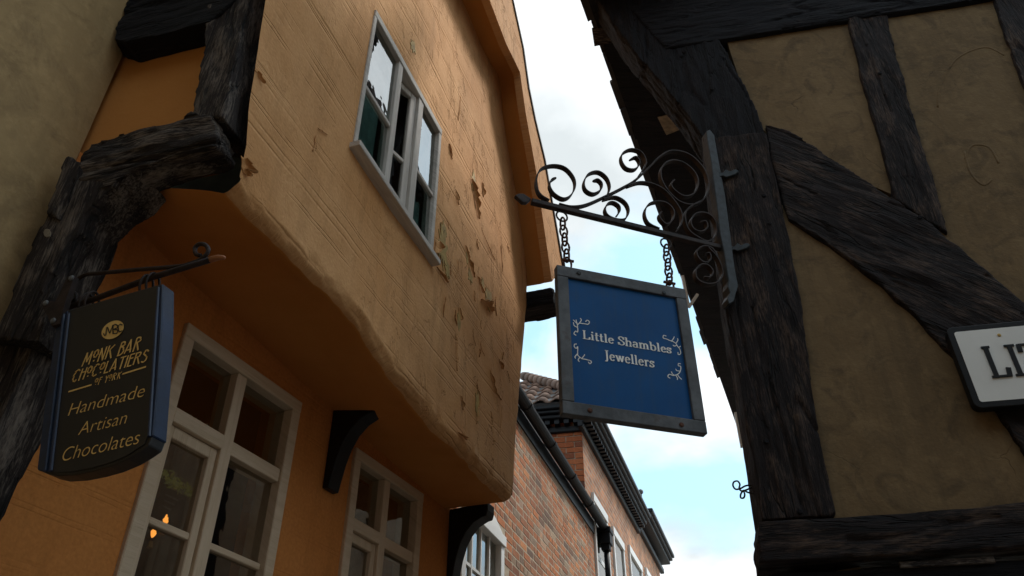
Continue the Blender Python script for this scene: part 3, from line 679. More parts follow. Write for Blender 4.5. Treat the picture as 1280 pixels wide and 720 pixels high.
# ---------------------------------------------------------------- lettering
def arc(cx, cy, rx, ry, a0, a1, n=12): return [(cx + rx * math.cos(R(a0 + (a1 - a0) * i / n)), cy + ry * math.sin(R(a0 + (a1 - a0) * i / n))) for i in range(n + 1)]
S_UP = [(.52, .80), (.44, .94), (.28, .99), (.12, .90), (.10, .74), (.20, .60), (.38, .48), (.52, .36), (.54, .20), (.44, .05), (.26, .0), (.10, .08), (.04, .24)]
S_LO = [(.36, .50), (.28, .62), (.17, .62), (.08, .54), (.10, .42), (.22, .34), (.34, .26), (.38, .15), (.30, .03), (.18, .0), (.06, .06), (.03, .17)]
def ser(x, y, w=.12): return [(x - w, y), (x + w, y)]
SERIF = {   # width, strokes
    'L': (.68, [[(.16, 0), (.16, 1)], ser(.16, 1), [(.02, .02), (.60, .02)], [(.60, .02), (.64, .26)]]),
    'i': (.32, [[(.16, 0), (.16, .64)], ser(.16, .01, .13), [(.04, .62), (.16, .64)], [(.16, .84), (.16, .97)]]),
    't': (.38, [[(.17, .92), (.17, .12), (.24, .01), (.36, .06)], [(.02, .63), (.34, .63)]]),
    'l': (.32, [[(.16, 0), (.16, 1)], ser(.16, .01, .13), [(.04, .98), (.16, 1)]]),
    'e': (.52, [[(.08, .36), (.44, .36)], arc(.27, .31, .20, .31, 10, 320, 16)]),
    'S': (.60, [S_UP, [(.54, .72), (.54, .98)], [(.04, .02), (.04, .28)]]),
    'h': (.66, [[(.14, 0), (.14, 1)], ser(.14, .01), [(.02, .98), (.14, 1)], [(.14, .46), (.24, .60), (.36, .64), (.46, .58), (.50, .44), (.50, 0)], ser(.50, .01)]),
    'a': (.54, [[(.08, .52), (.14, .61), (.26, .64), (.37, .57), (.39, .44), (.39, .08), (.50, .01)], arc(.22, .18, .17, .18, 60, 330, 14), [(.28, .35), (.39, .40)]]),
    'm': (.98, [[(.14, 0), (.14, .64)], ser(.14, .01), [(.02, .62), (.14, .64)], [(.14, .46), (.24, .60), (.34, .64), (.43, .58), (.47, .44), (.47, 0)], ser(.47, .01), [(.47, .46), (.57, .60), (.67, .64), (.76, .58), (.80, .44), (.80, 0)], ser(.80, .01)]),
    'b': (.62, [[(.13, .02), (.13, 1)], [(.01, .98), (.13, 1)], arc(.31, .31, .22, .32, -150, 150, 18)]),
    's': (.44, [S_LO, [(.38, .46), (.38, .64)], [(.03, 0), (.03, .2)]]),
    'J': (.42, [[(.24, 1), (.24, .05), (.16, -.16), (.03, -.16)], ser(.24, 1, .15)]),
    'w': (.86, [[(.10, .63), (.27, .01)], [(.27, .01), (.43, .60)], [(.43, .60), (.60, .01)], [(.60, .01), (.76, .63)], ser(.10, .63, .1), ser(.43, .63, .1), ser(.76, .63, .1)]),
    'r': (.48, [[(.14, 0), (.14, .64)], ser(.14, .01), [(.02, .62), (.14, .64)], [(.14, .42), (.24, .58), (.36, .64), (.43, .57)]]),
    'I': (.36, [[(.18, 0), (.18, 1)], ser(.18, .015, .15), ser(.18, .985, .15)]),
    'T': (.72, [[(.36, 0), (.36, 1)], ser(.36, .015, .15), [(.04, .98), (.68, .98)], [(.04, .98), (.02, .76)], [(.68, .98), (.70, .76)]]),
    'E': (.64, [[(.16, 0), (.16, 1)], [(.03, .02), (.57, .02)], [(.03, .98), (.54, .98)], [(.16, .52), (.44, .52)], [(.57, .02), (.60, .24)], [(.54, .98), (.56, .78)]]),
    'H': (.80, [[(.16, 0), (.16, 1)], [(.64, 0), (.64, 1)], ser(.16, .015, .13), ser(.16, .985, .13), ser(.64, .015, .13), ser(.64, .985, .13), [(.16, .52), (.64, .52)]]),
    'A': (.78, [[(.10, 0), (.38, 1)], [(.40, 1), (.68, 0)], ser(.10, .015, .1), ser(.68, .015, .11), [(.2, .36), (.58, .36)]]),
    'M': (.95, [[(.15, 0), (.15, 1)], [(.15, 1), (.47, .05)], [(.47, .05), (.79, 1)], [(.80, 0), (.80, 1)], ser(.15, .015, .12), ser(.80, .015, .12), ser(.12, .985, .1), ser(.83, .985, .1)]),
    'B': (.68, [[(.16, 0), (.16, 1)], [(.03, .015), (.34, .015)], [(.03, .985), (.32, .985)], [(.16, .53), (.34, .53)], arc(.32, .76, .2, .225, 90, -90, 10), arc(.34, .27, .24, .255, 90, -90, 10)]),
}
NOUV = {    # tall narrow monoline capitals with raised small round letters
    'M': (.62, [[(.04, 0), (.10, 1)], [(.10, 1), (.30, .25)], [(.30, .25), (.50, 1)], [(.50, 1), (.56, 0)]]),
    'O': (.40, [arc(.19, .70, .15, .27, 0, 360, 18), [(.16, .16), (.22, .16)]]),
    'N': (.50, [[(.06, 0), (.06, 1)], [(.06, 1), (.42, 0)], [(.42, 0), (.42, 1)]]),
    'K': (.48, [[(.06, 0), (.06, 1)], [(.06, .62), (.40, 1)], [(.14, .68), (.44, 0)]]),
    'B': (.46, [[(.06, 0), (.06, 1)], [(.06, 1), (.22, 1), (.36, .92), (.34, .76), (.06, .66)], [(.06, .66), (.34, .56), (.40, .26), (.30, .04), (.06, 0)]]),
    'A': (.50, [[(.04, 0), (.24, 1)], [(.24, 1), (.46, 0)], [(.08, .26), (.42, .26)]]),
    'R': (.48, [[(.06, 0), (.06, 1)], [(.06, 1), (.26, 1), (.38, .88), (.34, .70), (.06, .60)], [(.18, .62), (.44, 0)]]),
    'C': (.46, [arc(.26, .5, .20, .5, 50, 310, 18)]),
    'H': (.48, [[(.06, 0), (.06, 1)], [(.40, 0), (.40, 1)], [(.06, .66), (.40, .66)]]),
    'L': (.38, [[(.06, 1), (.06, 0)], [(.06, 0), (.34, 0)]]),
    'T': (.44, [[(.22, 0), (.22, 1)], [(.02, 1), (.42, 1)]]),
    'I': (.16, [[(.08, 0), (.08, 1)]]),
    'E': (.40, [[(.06, 0), (.06, 1)], [(.06, 1), (.36, 1)], [(.06, .66), (.32, .66)], [(.06, 0), (.36, 0)]]),
    'S': (.44, [[(.38, .86), (.26, 1), (.10, .92), (.08, .74), (.22, .60), (.36, .40), (.36, .14), (.22, 0), (.06, .12)]]),
    'F': (.36, [[(.06, 0), (.06, 1)], [(.06, 1), (.34, 1)], [(.06, .66), (.28, .66)]]),
    'Y': (.44, [[(.22, 0), (.22, .55)], [(.22, .55), (.04, 1)], [(.22, .55), (.40, 1)]]),
}
def strokes(text, font, thick, thin, gap=.06, space=.34):
    """2-D quads for a line of text; returns list of quads and width"""
    x = 0; Q = []
    for ch in text:
        if ch == ' ': x += space; continue
        wd, ss = font[ch]
        for s in ss:
            p = [Vector((x + a, b)) for a, b in s]
            if len(p) > 2: p = [Vector(v) for v in spline(p, 3)]
            for i in range(len(p) - 1):
                d = p[i + 1] - p[i]
                if d.length < 1e-6: continue
                u = d.normalized(); h = (thin + (thick - thin) * abs(u.y)) / 2; nn = Vector((-u.y, u.x)) * h; e = u * min(h, .018)
                Q.append([p[i] - e - nn, p[i + 1] + e - nn, p[i + 1] + e + nn, p[i] - e + nn])
        x += wd + gap
    return Q, x - gap
def write(name, text, font, pl, bl, br, tl, off, mat, parent, thick=.17, thin=.07, gap=.06, space=.34):
    """a line of raised lettering on a plane, baseline bl-br, cap height tl (image survey points)"""
    Q, wd = strokes(text, font, thick, thin, gap, space)
    p0 = pl.hit(*bl, off); p1 = pl.hit(*br, off); cap = pl.hit(bl[0], bl[1] - tl, off).z - p0.z
    cap = tl * (p0 - CAM).dot(F_) / FP / .86
    zm = (p0.z + p1.z) / 2; p0.z = p1.z = zm; ux = (p1 - p0) / wd; uy = Vector((0, 0, cap)); V, Fc = [], []
    words, x, i0 = [], 0, 0
    for wtxt in text.split(' '):
        nq = len(strokes(wtxt, font, thick, thin, gap, space)[0]); words.append(Q[i0:i0 + nq]); i0 += nq
    for wq in words:
        V, Fc = [], []
        for i, q in enumerate(wq):
            b = len(V); k = pl.n * (.00025 * (i % 9))
            V += [p0 + ux * v.x + uy * v.y + k for v in q]; Fc.append((b, b + 1, b + 2, b + 3))
        mk(name, (V, Fc), M[mat], parent)
def write_sans(name, text, pl, bl, br, tl, off, mat, parent):
    c = bpy.data.curves.new('t', 'FONT'); c.body = text; c.size = 1; c.offset = -.012
    ob = bpy.data.objects.new('t', c); COL.objects.link(ob)
    dg = bpy.context.evaluated_depsgraph_get(); dg.update()
    me = bpy.data.meshes.new_from_object(ob.evaluated_get(dg))
    xs = [v.co.x for v in me.vertices]; x0, x1 = min(xs), max(xs)
    p0 = pl.hit(*bl, off); p1 = pl.hit(*br, off); cap = tl * (p0 - CAM).dot(F_) / FP / .86
    p0.z = p1.z = (p0.z + p1.z) / 2; ux = (p1 - p0) / (x1 - x0); uy = Vector((0, 0, cap)) / .729
    V = [p0 + ux * (v.co.x - x0) + uy * v.co.y for v in me.vertices]; Fc = [tuple(p.vertices) for p in me.polygons]
    bpy.data.objects.remove(ob); bpy.data.curves.remove(c); bpy.data.meshes.remove(me)
    return mk(name, (V, Fc), M[mat], parent)
def line_on(name, pl, pts, wd, off, mat, parent, zstep=.0003):
    """painted line work on a board"""
    V, Fc = [], []
    for k, path in enumerate(pts):
        p = [pl.hit(x, y, off) for x, y in path]; p = [Vector(v) for v in spline(p, 4)] if len(p) > 2 else p
        for i in range(len(p) - 1):
            d = (p[i + 1] - p[i]).normalized(); nn = pl.n.cross(d) * wd / 2; b = len(V); e = d * wd * .3; o_ = pl.n * zstep * ((i + k) % 5)
            V += [p[i] - e - nn + o_, p[i + 1] + e - nn + o_, p[i + 1] + e + nn + o_, p[i] - e + nn + o_]; Fc.append((b, b + 1, b + 2, b + 3))
    return mk(name, (V, Fc), M[mat], parent)
def disc(name, pl, x, y, r, off, h, mat, parent, n=12):
    c = pl.hit(x, y, off); V = []
    for rr, hh in ((r, 0), (r, h * .5), (r * .6, h)):
        V += [c + (pl.u * math.cos(2 * math.pi * k / n) + Vector((0, 0, 1)) * math.sin(2 * math.pi * k / n)) * rr + pl.n * hh for k in range(n)]
    Fc = [(i * n + k, i * n + (k + 1) % n, (i + 1) * n + (k + 1) % n, (i + 1) * n + k) for i in range(2) for k in range(n)] + [tuple(range(2 * n, 3 * n)), tuple(range(n))]
    return mk(name, (V, Fc), M[mat], parent, smooth=False)

# ================================================================ the timber framed house on the right
RH = thing('timber_framed_house', 'dark timber framed house with brown plaster panels on the right corner', 'house', RF.pt(.5, 0))
# plaster panels, recessed between the timbers
def panel(px, lab=None):
    ring = ring_on(RF, px, -.03)
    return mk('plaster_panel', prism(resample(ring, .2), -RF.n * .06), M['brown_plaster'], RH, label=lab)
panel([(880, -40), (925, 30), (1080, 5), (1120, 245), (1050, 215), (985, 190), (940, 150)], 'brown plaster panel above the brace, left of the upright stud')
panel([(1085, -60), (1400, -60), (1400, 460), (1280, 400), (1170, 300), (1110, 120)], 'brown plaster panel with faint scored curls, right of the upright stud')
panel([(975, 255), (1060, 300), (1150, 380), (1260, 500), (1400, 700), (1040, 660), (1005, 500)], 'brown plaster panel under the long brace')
rb = -RF.n
zt = RF.az(915, 48)[1]
UPZ = Vector((0, 0, 1))
gtimber('corner_post', ring_on(RF, [(878, 172), (892, 260), (906, 380), (931, 520), (953, 651), (1046, 643), (1028, 560), (1014, 468), (1000, 370), (984, 280), (970, 215), (957, 165)], .008), rb * .30, 'dark_timber', RH, UPZ, .007, .035, .012)
gtimber('curved_bracket', ring_on(RF, [(880, 174), (852, 134), (826, 103), (796, 68), (768, 32), (742, -8), (700, -70), (800, -70), (862, -2), (884, 30), (908, 62), (930, 105), (944, 132), (957, 168)], .0), rb * .22, 'painted_timber', RH, UPZ, .008, .035, .012)
gtimber('long_brace', ring_on(RF, [(956, 154), (985, 161), (1040, 196), (1100, 236), (1175, 286), (1240, 343), (1300, 395), (1400, 480), (1400, 730), (1300, 590), (1240, 505), (1195, 448), (1138, 388), (1090, 346), (1058, 319), (1010, 288), (984, 272), (966, 205)], .002), rb * .12, 'dark_timber', RH, Vector((.76, -.14, -.64)).normalized(), .007, .035, .01)
gtimber('stud', ring_on(RF, [(1060, 20), (1108, 12), (1122, 70), (1146, 155), (1168, 225), (1186, 292), (1150, 270), (1119, 248), (1098, 170), (1075, 90)], -.004), rb * .10, 'dark_timber', RH, UPZ, .005)
gtimber('stud', ring_on(RF, [(1232, -40), (1290, -40), (1320, 60), (1345, 140), (1400, 330), (1350, 330), (1290, 130), (1258, 50)], -.004), rb * .10, 'dark_timber', RH, UPZ, .005)
gtimber('top_rail', [RF.pt(-.10, zt + .0, .004), RF.pt(2.9, zt + .02, .004), RF.pt(2.9, zt + .5, .004), RF.pt(-.30, zt + .5, .004)], rb * .14, 'painted_timber', RH, RF.u, .005)
gtimber('sill_beam', [RF.hit(948, 651, .014), RF.hit(1050, 645, .014), RF.hit(1400, 618, .014), RF.hit(1700, 597, .014), RF.hit(1700, 655, .014), RF.hit(1280, 684, .014), RF.hit(1100, 694, .014), RF.hit(951, 703, .014), RF.hit(946, 675, .014)], rb * .26, 'dark_timber', RH, RF.u, .008, .04, .014)
gtimber('lower_beam', [RF.pt(-.05, 2.545, -.03), RF.pt(2.9, 2.545, -.03), RF.pt(2.9, 2.25, -.03), RF.pt(-.05, 2.25, -.03)], rb * .2, 'painted_timber', RH, RF.u, .012)
part('fascia_moulding', pbox(RF, .45, .80, 2.535, 2.56, -.028, -.012), 'old_timber', RH, RF)
# bodies behind the frame
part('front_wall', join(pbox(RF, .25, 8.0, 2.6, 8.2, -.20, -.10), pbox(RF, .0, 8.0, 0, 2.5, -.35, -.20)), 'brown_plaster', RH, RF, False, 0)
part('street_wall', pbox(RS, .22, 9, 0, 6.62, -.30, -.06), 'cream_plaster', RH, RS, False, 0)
for k in range(7):
    part('wall_stud', pbox(RS, .9 + k, 1.08 + k, 2.6, 6.5, -.058, -.02), 'dark_timber', RH, RS, True)
part('jetty_rail', pbox(RS, .32, 7.5, 2.5, 2.8, -.058, -.01), 'dark_timber', RH, RS)
# eaves over the street, seen from below
EO = .60; EZ = 6.56
part('eaves_soffit', pbox(RS, -.55, 9, EZ + .05, EZ + .08, -.25, EO - .06), 'painted_timber', RH, RS, False, 0)
part('eaves_board', pbox(RS, -.60, 9, EZ - .075, EZ - .062, -.05, EO - .05), 'painted_timber', RH, RS, False, 0)
for k in range(14):
    a = -.42 + k * .42
    part('rafter_foot', pbox(RS, a, a + .1, EZ - .06 + .02 * (k % 3), EZ + .049, -.06, EO - .03 - .03 * (k % 2)), 'painted_timber', RH, RS)
rnd = random.Random(4)
for k in range(22):
    a = -.75 + k * .30; pr = EO + rnd.uniform(-.012, .02); dz = rnd.uniform(-.012, .012)
    o = mk('eaves_tile', ([RS.pt(a + rnd.uniform(-.01, .01), EZ + .082 + dz, EO - .2), RS.pt(a + .293, EZ + .082 + dz, EO - .2), RS.pt(a + .293, EZ + .015 + dz, pr), RS.pt(a, EZ + .015 + dz, pr),
                           RS.pt(a, EZ + .11 + dz, EO - .2), RS.pt(a + .293, EZ + .11 + dz, EO - .2), RS.pt(a + .293, EZ + .043 + dz, pr), RS.pt(a, EZ + .043 + dz, pr)], BOXF), M['slate'], RH)
for q in ([(798, 76), (806, 78), (818, 92), (806, 96)], [(822, 147), (850, 140), (860, 158), (833, 169)]):
    zc = EZ - .085; ring = [at_z(x, y, zc) for x, y in q]
    mk('plaster_patch', prism(ring, Vector((0, 0, .008))), M['pale_putty'], RH)
ring = [at_z(x, y, EZ - .09) for x, y in ((740, 38), (772, 33), (784, 50), (743, 58))]
mk('lath_end', prism(ring, Vector((0, 0, .03))), M['old_timber'], RH)
RT = 1.05
mk('roof', ([RS.pt(-.75, EZ + .07, EO - .02), RS.pt(9, EZ + .07, EO - .02), RS.pt(9, EZ + 3.0, EO - 2.6), RS.pt(-.75, EZ + 3.0, EO - 2.6), RS.pt(-.75, EZ + .13, EO - .02), RS.pt(9, EZ + .13, EO - .02), RS.pt(9, EZ + 3.06, EO - 2.6), RS.pt(-.75, EZ + 3.06, EO - 2.6)], BOXF), M['slate'], RH)
# open casement on the street side, a white sliver behind the bracket
def sliver(q, dist, nm):
    P = [CAM + ray(x, y) * dist for x, y in q]
    return P
wfr = RS.az(934, 548)
def street_window(a0, a1, z0, z1):
    o = part('casement_window', join(pbox(RS, a0, a1, z0, z0 + .06, -.055, .10), pbox(RS, a0, a1, z1 - .06, z1, -.055, .10), pbox(RS, a0, a0 + .06, z0 + .06, z1 - .06, -.055, .10), pbox(RS, a1 - .06, a1, z0 + .06, z1 - .06, -.055, .10)), 'white_gloss', RH, RS)
    mk('pane', pbox(RS, a0 + .06, a1 - .06, z0 + .06, z1 - .06, .03, .034), M['old_glass'], o)
# scored curls in the right hand plaster
for path in ([(1255, 70), (1230, 60), (1195, 75), (1175, 110), (1172, 135)], [(1205, 190), (1212, 215), (1228, 232), (1240, 225)], [(1248, 205), (1236, 185), (1215, 183), (1206, 200)]):
    pts = spline([RF.hit(x, y, -.035) for x, y in path], 5)
    V, Fc = tube(pts, .0085, 8); mk('plaster_ridge', (V, Fc), M['brown_plaster'], RH, smooth=True)
# wooden pegs
for q in ((890, 112), (1100, 92), (955, 245), (962, 280), (972, 338), (1150, 272), (958, 552), (1000, 640)):
    disc('peg', RF, q[0], q[1], .012, .007, .008, 'painted_timber', RH)

# street name plate, cut by the frame
NP = thing('street_name_plate', 'white cast street name plate with black raised letters and border', 'street sign', RF.pt(1.2, 3.17, .05))
pu = RF.u; p_tl = RF.hit(1193, 411, .05); p_bl = RF.hit(1220, 508, .05); ht = p_tl.z - p_bl.z
pn = Plane(p_bl, pu, RF.n); zb0 = p_bl.z
Lg = 2.02
def rrect(a0, a1, z0, z1, r, off, n=5):
    pts = []
    for cx, cz, s0 in ((a1 - r, z0 + r, -90), (a1 - r, z1 - r, 0), (a0 + r, z1 - r, 90), (a0 + r, z0 + r, 180)):
        pts += [pn.pt(cx + r * math.cos(R(s0 + 90 * k / n)), cz + r * math.sin(R(s0 + 90 * k / n)), off) for k in range(n + 1)]
    return pts
o = mk('border', prism(rrect(-.005, Lg, zb0 - .01, zb0 + ht + .01, .03, 0), -RF.n * .045), M['black_paint'], NP); bevel(o, .004, 2)
mk('face', prism(rrect(.022, Lg - .027, zb0 + .018, zb0 + ht - .018, .012, .0015), -RF.n * .01), M['white_enamel'], NP)
Q, wd = strokes('LITTLE SHAMBLES', SERIF, .16, .065, .10, .45)
lh = .150; zl = zb0 + .125; k0 = .104; i0 = 0
for ch in 'LITTLESHAMBLES':
    nq = len(strokes(ch, SERIF, .16, .065)[0]); V, Fc = [], []
    for i, q in enumerate(Q[i0:i0 + nq]):
        b = len(V); o_ = .0075 + .0002 * (i % 7)
        for oo in (.0016, o_): V += [pn.pt(k0 + v.x * lh * .80, zl + v.y * lh, oo) for v in q]
        Fc += [(b + 4, b + 5, b + 6, b + 7)] + [(b + j, b + (j + 1) % 4, b + (j + 1) % 4 + 4, b + j + 4) for j in range(4)]
    mk('letter', (V, Fc), M['black_paint'], NP); i0 += nq
for a, z in ((.20, zb0 + ht - .055), (.20 + .09, zb0 + .05), (1.7, zb0 + ht - .055), (1.7, zb0 + .05)):
    x, y, _ = project(pn.pt(a, z, .002)); disc('screw', pn, x, y, .008, .0018, .004, 'brass', NP)

# ================================================================ wrought iron bracket
WB = thing('scroll_sign_bracket', 'black wrought iron scroll bracket on the dark corner post', 'sign bracket', root_q)
def zz(p): return (640 + p[0] / 3.273, 170 + p[1] / 3.273)
def strip(name, pts, wd=.030, th=.0065, sub=5, mat='wrought_iron', taper=True):
    P = spline([SGN.hit(*zz(p)) for p in pts], sub); V, Fc = [], []; m = len(P)
    for i, p in enumerate(P):
        t = (P[min(i + 1, m - 1)] - P[max(i - 1, 0)]).normalized(); nn = SGN.n.cross(t)
        e = min(1, (m - 1 - i) / 5 + .35) if taper else 1
        for s1, s2 in ((-1, -1), (1, -1), (1, 1), (-1, 1)): V.append(p + SGN.n * (s1 * wd / 2 * e) + nn * (s2 * th / 2))
    for i in range(m - 1):
        for k in range(4): Fc.append((i * 4 + k, i * 4 + (k + 1) % 4, i * 4 + 4 + (k + 1) % 4, i * 4 + 4 + k))
    Fc += [(0, 1, 2, 3), tuple(4 * m - 4 + k for k in range(4))]
    return mk(name, (V, Fc), M[mat], WB)
for s in ([(150, 268), (110, 240), (97, 190), (115, 140), (165, 124), (215, 135), (250, 175), (255, 215), (235, 250), (205, 260), (170, 240), (152, 210), (158, 185), (180, 172)],
          [(190, 282), (240, 293), (300, 285), (380, 250), (450, 215), (500, 185), (560, 130), (600, 90), (650, 65), (720, 80), (775, 130), (800, 190), (795, 240), (765, 275), (720, 285), (670, 265), (625, 215), (605, 165), (615, 125), (650, 105), (700, 115), (745, 155), (758, 200), (740, 240), (700, 250), (660, 225), (648, 200), (665, 180)],
          [(385, 252), (398, 215), (385, 175), (350, 150), (310, 160), (292, 195), (300, 225), (330, 240), (360, 225), (365, 200), (350, 183), (330, 185)],
          [(512, 172), (540, 130), (545, 105), (525, 70), (485, 58), (450, 75), (445, 105), (465, 135), (500, 140), (520, 115), (505, 90), (480, 100)],
          [(372, 262), (420, 253), (460, 275), (475, 310), (460, 343), (425, 345), (390, 330), (378, 305), (390, 280), (412, 275), (435, 290), (438, 312), (425, 330)],
          [(470, 208), (520, 193), (570, 200), (620, 225), (665, 275), (690, 320), (690, 360), (668, 396)],
          [(600, 384), (555, 360), (540, 320), (555, 285), (590, 272), (630, 280), (658, 310), (655, 345), (630, 365), (605, 345), (600, 325), (612, 310)],
          [(778, 268), (740, 285), (710, 310), (705, 345), (720, 390), (760, 420), (800, 435), (830, 410), (832, 370), (815, 335), (780, 318), (745, 325), (728, 355), (740, 385), (770, 395), (795, 380), (790, 355), (770, 352)],
          [(838, 500), (815, 465), (780, 455), (752, 475), (760, 505), (785, 522), (808, 510), (805, 485), (788, 483)],
          [(800, 462), (835, 500), (855, 545), (855, 580), (830, 605), (790, 608), (755, 590), (748, 555), (770, 530), (800, 535), (818, 560), (805, 582), (785, 576)]):
    strip('scroll', s)
def sbar(name, p0, p1, w_, d, mat, dep=None):
    a = SGN.hit(*p0); b_ = SGN.hit(*p1); t = (b_ - a).normalized(); nn = SGN.n.cross(t); dd = (dep or d) / 2
    V = [q + nn * (s1 * w_ / 2) + SGN.n * (s2 * dd) for q in (a, b_) for s1, s2 in ((-1, -1), (1, -1), (1, 1), (-1, 1))]
    o = mk(name, (V, BOXF), M[mat], WB); bevel(o, .003, 1); return o
sbar('arm', (664, 252), (913, 313), .028, .03, 'wrought_iron')
fa = [SGN.hit(*zz(p)) for p in ((8, 248), (25, 240), (45, 240), (78, 262), (60, 278), (40, 278))]
o = mk('finial', prism([p + SGN.n * .012 for p in fa], -SGN.n * .024), M['wrought_iron'], WB); bevel(o, .006, 2)
bp_ = [SGN.hit(*zz(p)) for p in ((785, -5), (800, -12), (818, 10), (838, 130), (862, 260), (884, 430), (895, 520), (908, 600), (914, 625), (906, 650), (895, 690), (876, 700), (868, 680), (880, 655), (872, 630), (875, 605), (855, 480), (842, 420), (826, 280), (805, 120), (788, 20))]
o = mk('back_plate', prism([p + SGN.n * .03 for p in bp_], -SGN.n * .06), M['grey_iron'], WB); bevel(o, .003, 1)
for c0 in ((845, 158), (892, 460)):
    pp = [(c0[0], c0[1] - 12), (c0[0] + 18, c0[1] - 8), (c0[0] + 30, c0[1] - 24), (c0[0] + 44, c0[1] - 14), (c0[0] + 70, c0[1] - 24), (c0[0] + 84, c0[1] - 15), (c0[0] + 68, c0[1] - 2), (c0[0] + 44, c0[1] + 6), (c0[0] + 30, c0[1] + 10), (c0[0] + 18, c0[1] + 4), (c0[0], c0[1] + 10)]
    ring = [RF.hit(*zz(p), .03) for p in pp]
    o = mk('fixing_strap', prism(ring, -RF.n * .02), M['grey_iron'], WB); bevel(o, .003, 1)

# blue jewellers' sign
JS = thing('jewellers_sign', 'blue hanging jewellers sign in a worn grey metal frame', 'hanging sign', SGN.hit(790, 530))
out_px = [(693, 332), (857, 365), (880, 545), (703, 518)]; in_px = [(707.5, 347), (845.5, 376), (863, 524.5), (718, 506.5)]
def snap(px):
    """true up to a rectangle in the sign's plane"""
    az_ = [SGN.az(*q) for q in px]; a0 = (az_[0][0] + az_[3][0]) / 2; a1 = (az_[1][0] + az_[2][0]) / 2; z1 = (az_[0][1] + az_[1][1]) / 2; z0 = (az_[2][1] + az_[3][1]) / 2
    return a0, a1, z0, z1
a0, a1, z0, z1 = snap(out_px); i0, i1, y0, y1 = snap(in_px)
mk('panel', pbox(SGN, i0 - .01, i1 + .01, y0 - .01, y1 + .01, -.012, .004), M['blue_panel'], JS)
for nm, q in (('rail', (a0, a1, y1, z1)), ('rail', (a0, a1, z0, y0)), ('stile', (a0, i0, y0 + .0005, y1 - .0005)), ('stile', (i1, a1, y0 + .0005, y1 - .0005))):
    o = mk(nm, pbox(SGN, *q, -.022, .018), M['worn_frame'], JS); bevel(o, .004, 2)
write('lettering', 'Little Shambles', SERIF, SGN, (728.5, 422.5), (839.5, 442.5), 10.5, .0055, 'white_lettering', JS, .165, .075, .055, .36)
write('lettering', 'Jewellers', SERIF, SGN, (756, 449.5), (818, 459), 11.5, .0055, 'white_lettering', JS, .165, .075, .055)
def s3(p): return (680 + p[0] / 3, 320 + p[1] / 3)
twigs = [[(120, 297), (112, 292), (118, 282), (126, 285), (126, 268), (124, 255), (120, 240)], [(126, 268), (114, 262), (110, 250)], [(126, 258), (134, 250), (140, 240), (136, 234)], [(134, 252), (150, 254), (165, 256), (170, 247), (162, 241), (156, 246)], [(126, 256), (116, 246), (110, 240)],
         [(122, 330), (114, 332), (114, 342), (122, 346), (126, 340), (126, 355), (126, 372)], [(126, 372), (140, 384), (156, 388), (172, 392), (178, 398), (172, 404), (166, 398)], [(126, 366), (116, 378), (118, 384)], [(134, 380), (128, 390), (132, 396)], [(142, 384), (150, 374), (152, 370)],
         [(458, 300), (448, 298), (447, 308), (455, 310), (470, 316), (486, 322), (494, 328)], [(478, 320), (486, 308), (488, 303)], [(494, 328), (502, 316), (500, 310)], [(494, 328), (502, 340), (510, 352), (512, 366), (504, 370), (502, 362)], [(498, 335), (488, 338), (484, 334)], [(504, 344), (512, 338)],
         [(512, 404), (504, 404), (504, 412), (512, 414), (512, 428), (506, 440), (496, 446)], [(510, 432), (498, 430), (494, 424)], [(496, 446), (484, 448), (470, 444), (464, 452), (472, 458)], [(488, 448), (480, 440), (478, 434)], [(500, 444), (508, 456), (516, 462)], [(494, 447), (500, 458), (500, 464)]]
for grp in (twigs[:5], twigs[5:10], twigs[10:16], twigs[16:]):
    line_on('ornament', SGN, [[s3(p) for p in t_] for t_ in grp], .0042, .0052, 'white_lettering', JS)
for q in ((723.5, 341.5), (830, 366), (737.5, 513), (852, 531)):
    disc('bolt', SGN, q[0], q[1], .011, .018, .006, 'rusty_iron' if q[1] > 400 else 'grey_iron', JS)

# chains
def link(c, u, nrm, L_, W_, r):
    pts = []
    for k in range(16):
        th = 2 * math.pi * k / 16
        pts.append(c + u * (math.sin(th) * W_ / 2) + nrm * (math.cos(th) * (L_ / 2)))
    V, Fc = [], []; n = 6; m = len(pts); ax = u.cross(nrm).normalized()
    for i, p in enumerate(pts):
        o_ = (p - c).normalized()
        for k in range(n):
            a = 2 * math.pi * k / n; V.append(p + (o_ * math.cos(a) + ax * math.sin(a)) * r)
    for i in range(m):
        for k in range(n): Fc.append((i * n + k, i * n + (k + 1) % n, ((i + 1) % m) * n + (k + 1) % n, ((i + 1) % m) * n + k))
    return V, Fc
for p0, p1, lab in (((702, 268), (710, 334), 'rusty chain at the outer end of the scroll bracket'), ((832, 302), (838, 362), 'rusty chain at the wall end of the scroll bracket')):
    A_, B_ = SGN.hit(*p0), SGN.hit(*p1)
    ch = thing('hanging_chain', lab, 'chain', B_, 'chains holding up the blue sign')
    d = B_ - A_; n = 6; dn = d.normalized()
    mk('shackle', link(A_ + dn * .012, SGN.u, dn, .062, .056, .005), M['wrought_iron'], ch, smooth=True)
    for k in range(n):
        c = A_ + d * ((k + 1.2) / (n + .6)); u = (SGN.u if k % 2 else SGN.n)
        u = (u + .35 * (SGN.n if k % 2 else SGN.u)).normalized()
        mk('link', link(c, u, dn, d.length / n * 1.42, .034, .0056), M['rusty_iron'], ch, smooth=True)
    mk('bolt', tube([B_ - SGN.u * .03 + Vector((0, 0, .04)), B_ + SGN.u * .03 + Vector((0, 0, .04))], .007, 8), M['rusty_iron'], ch)

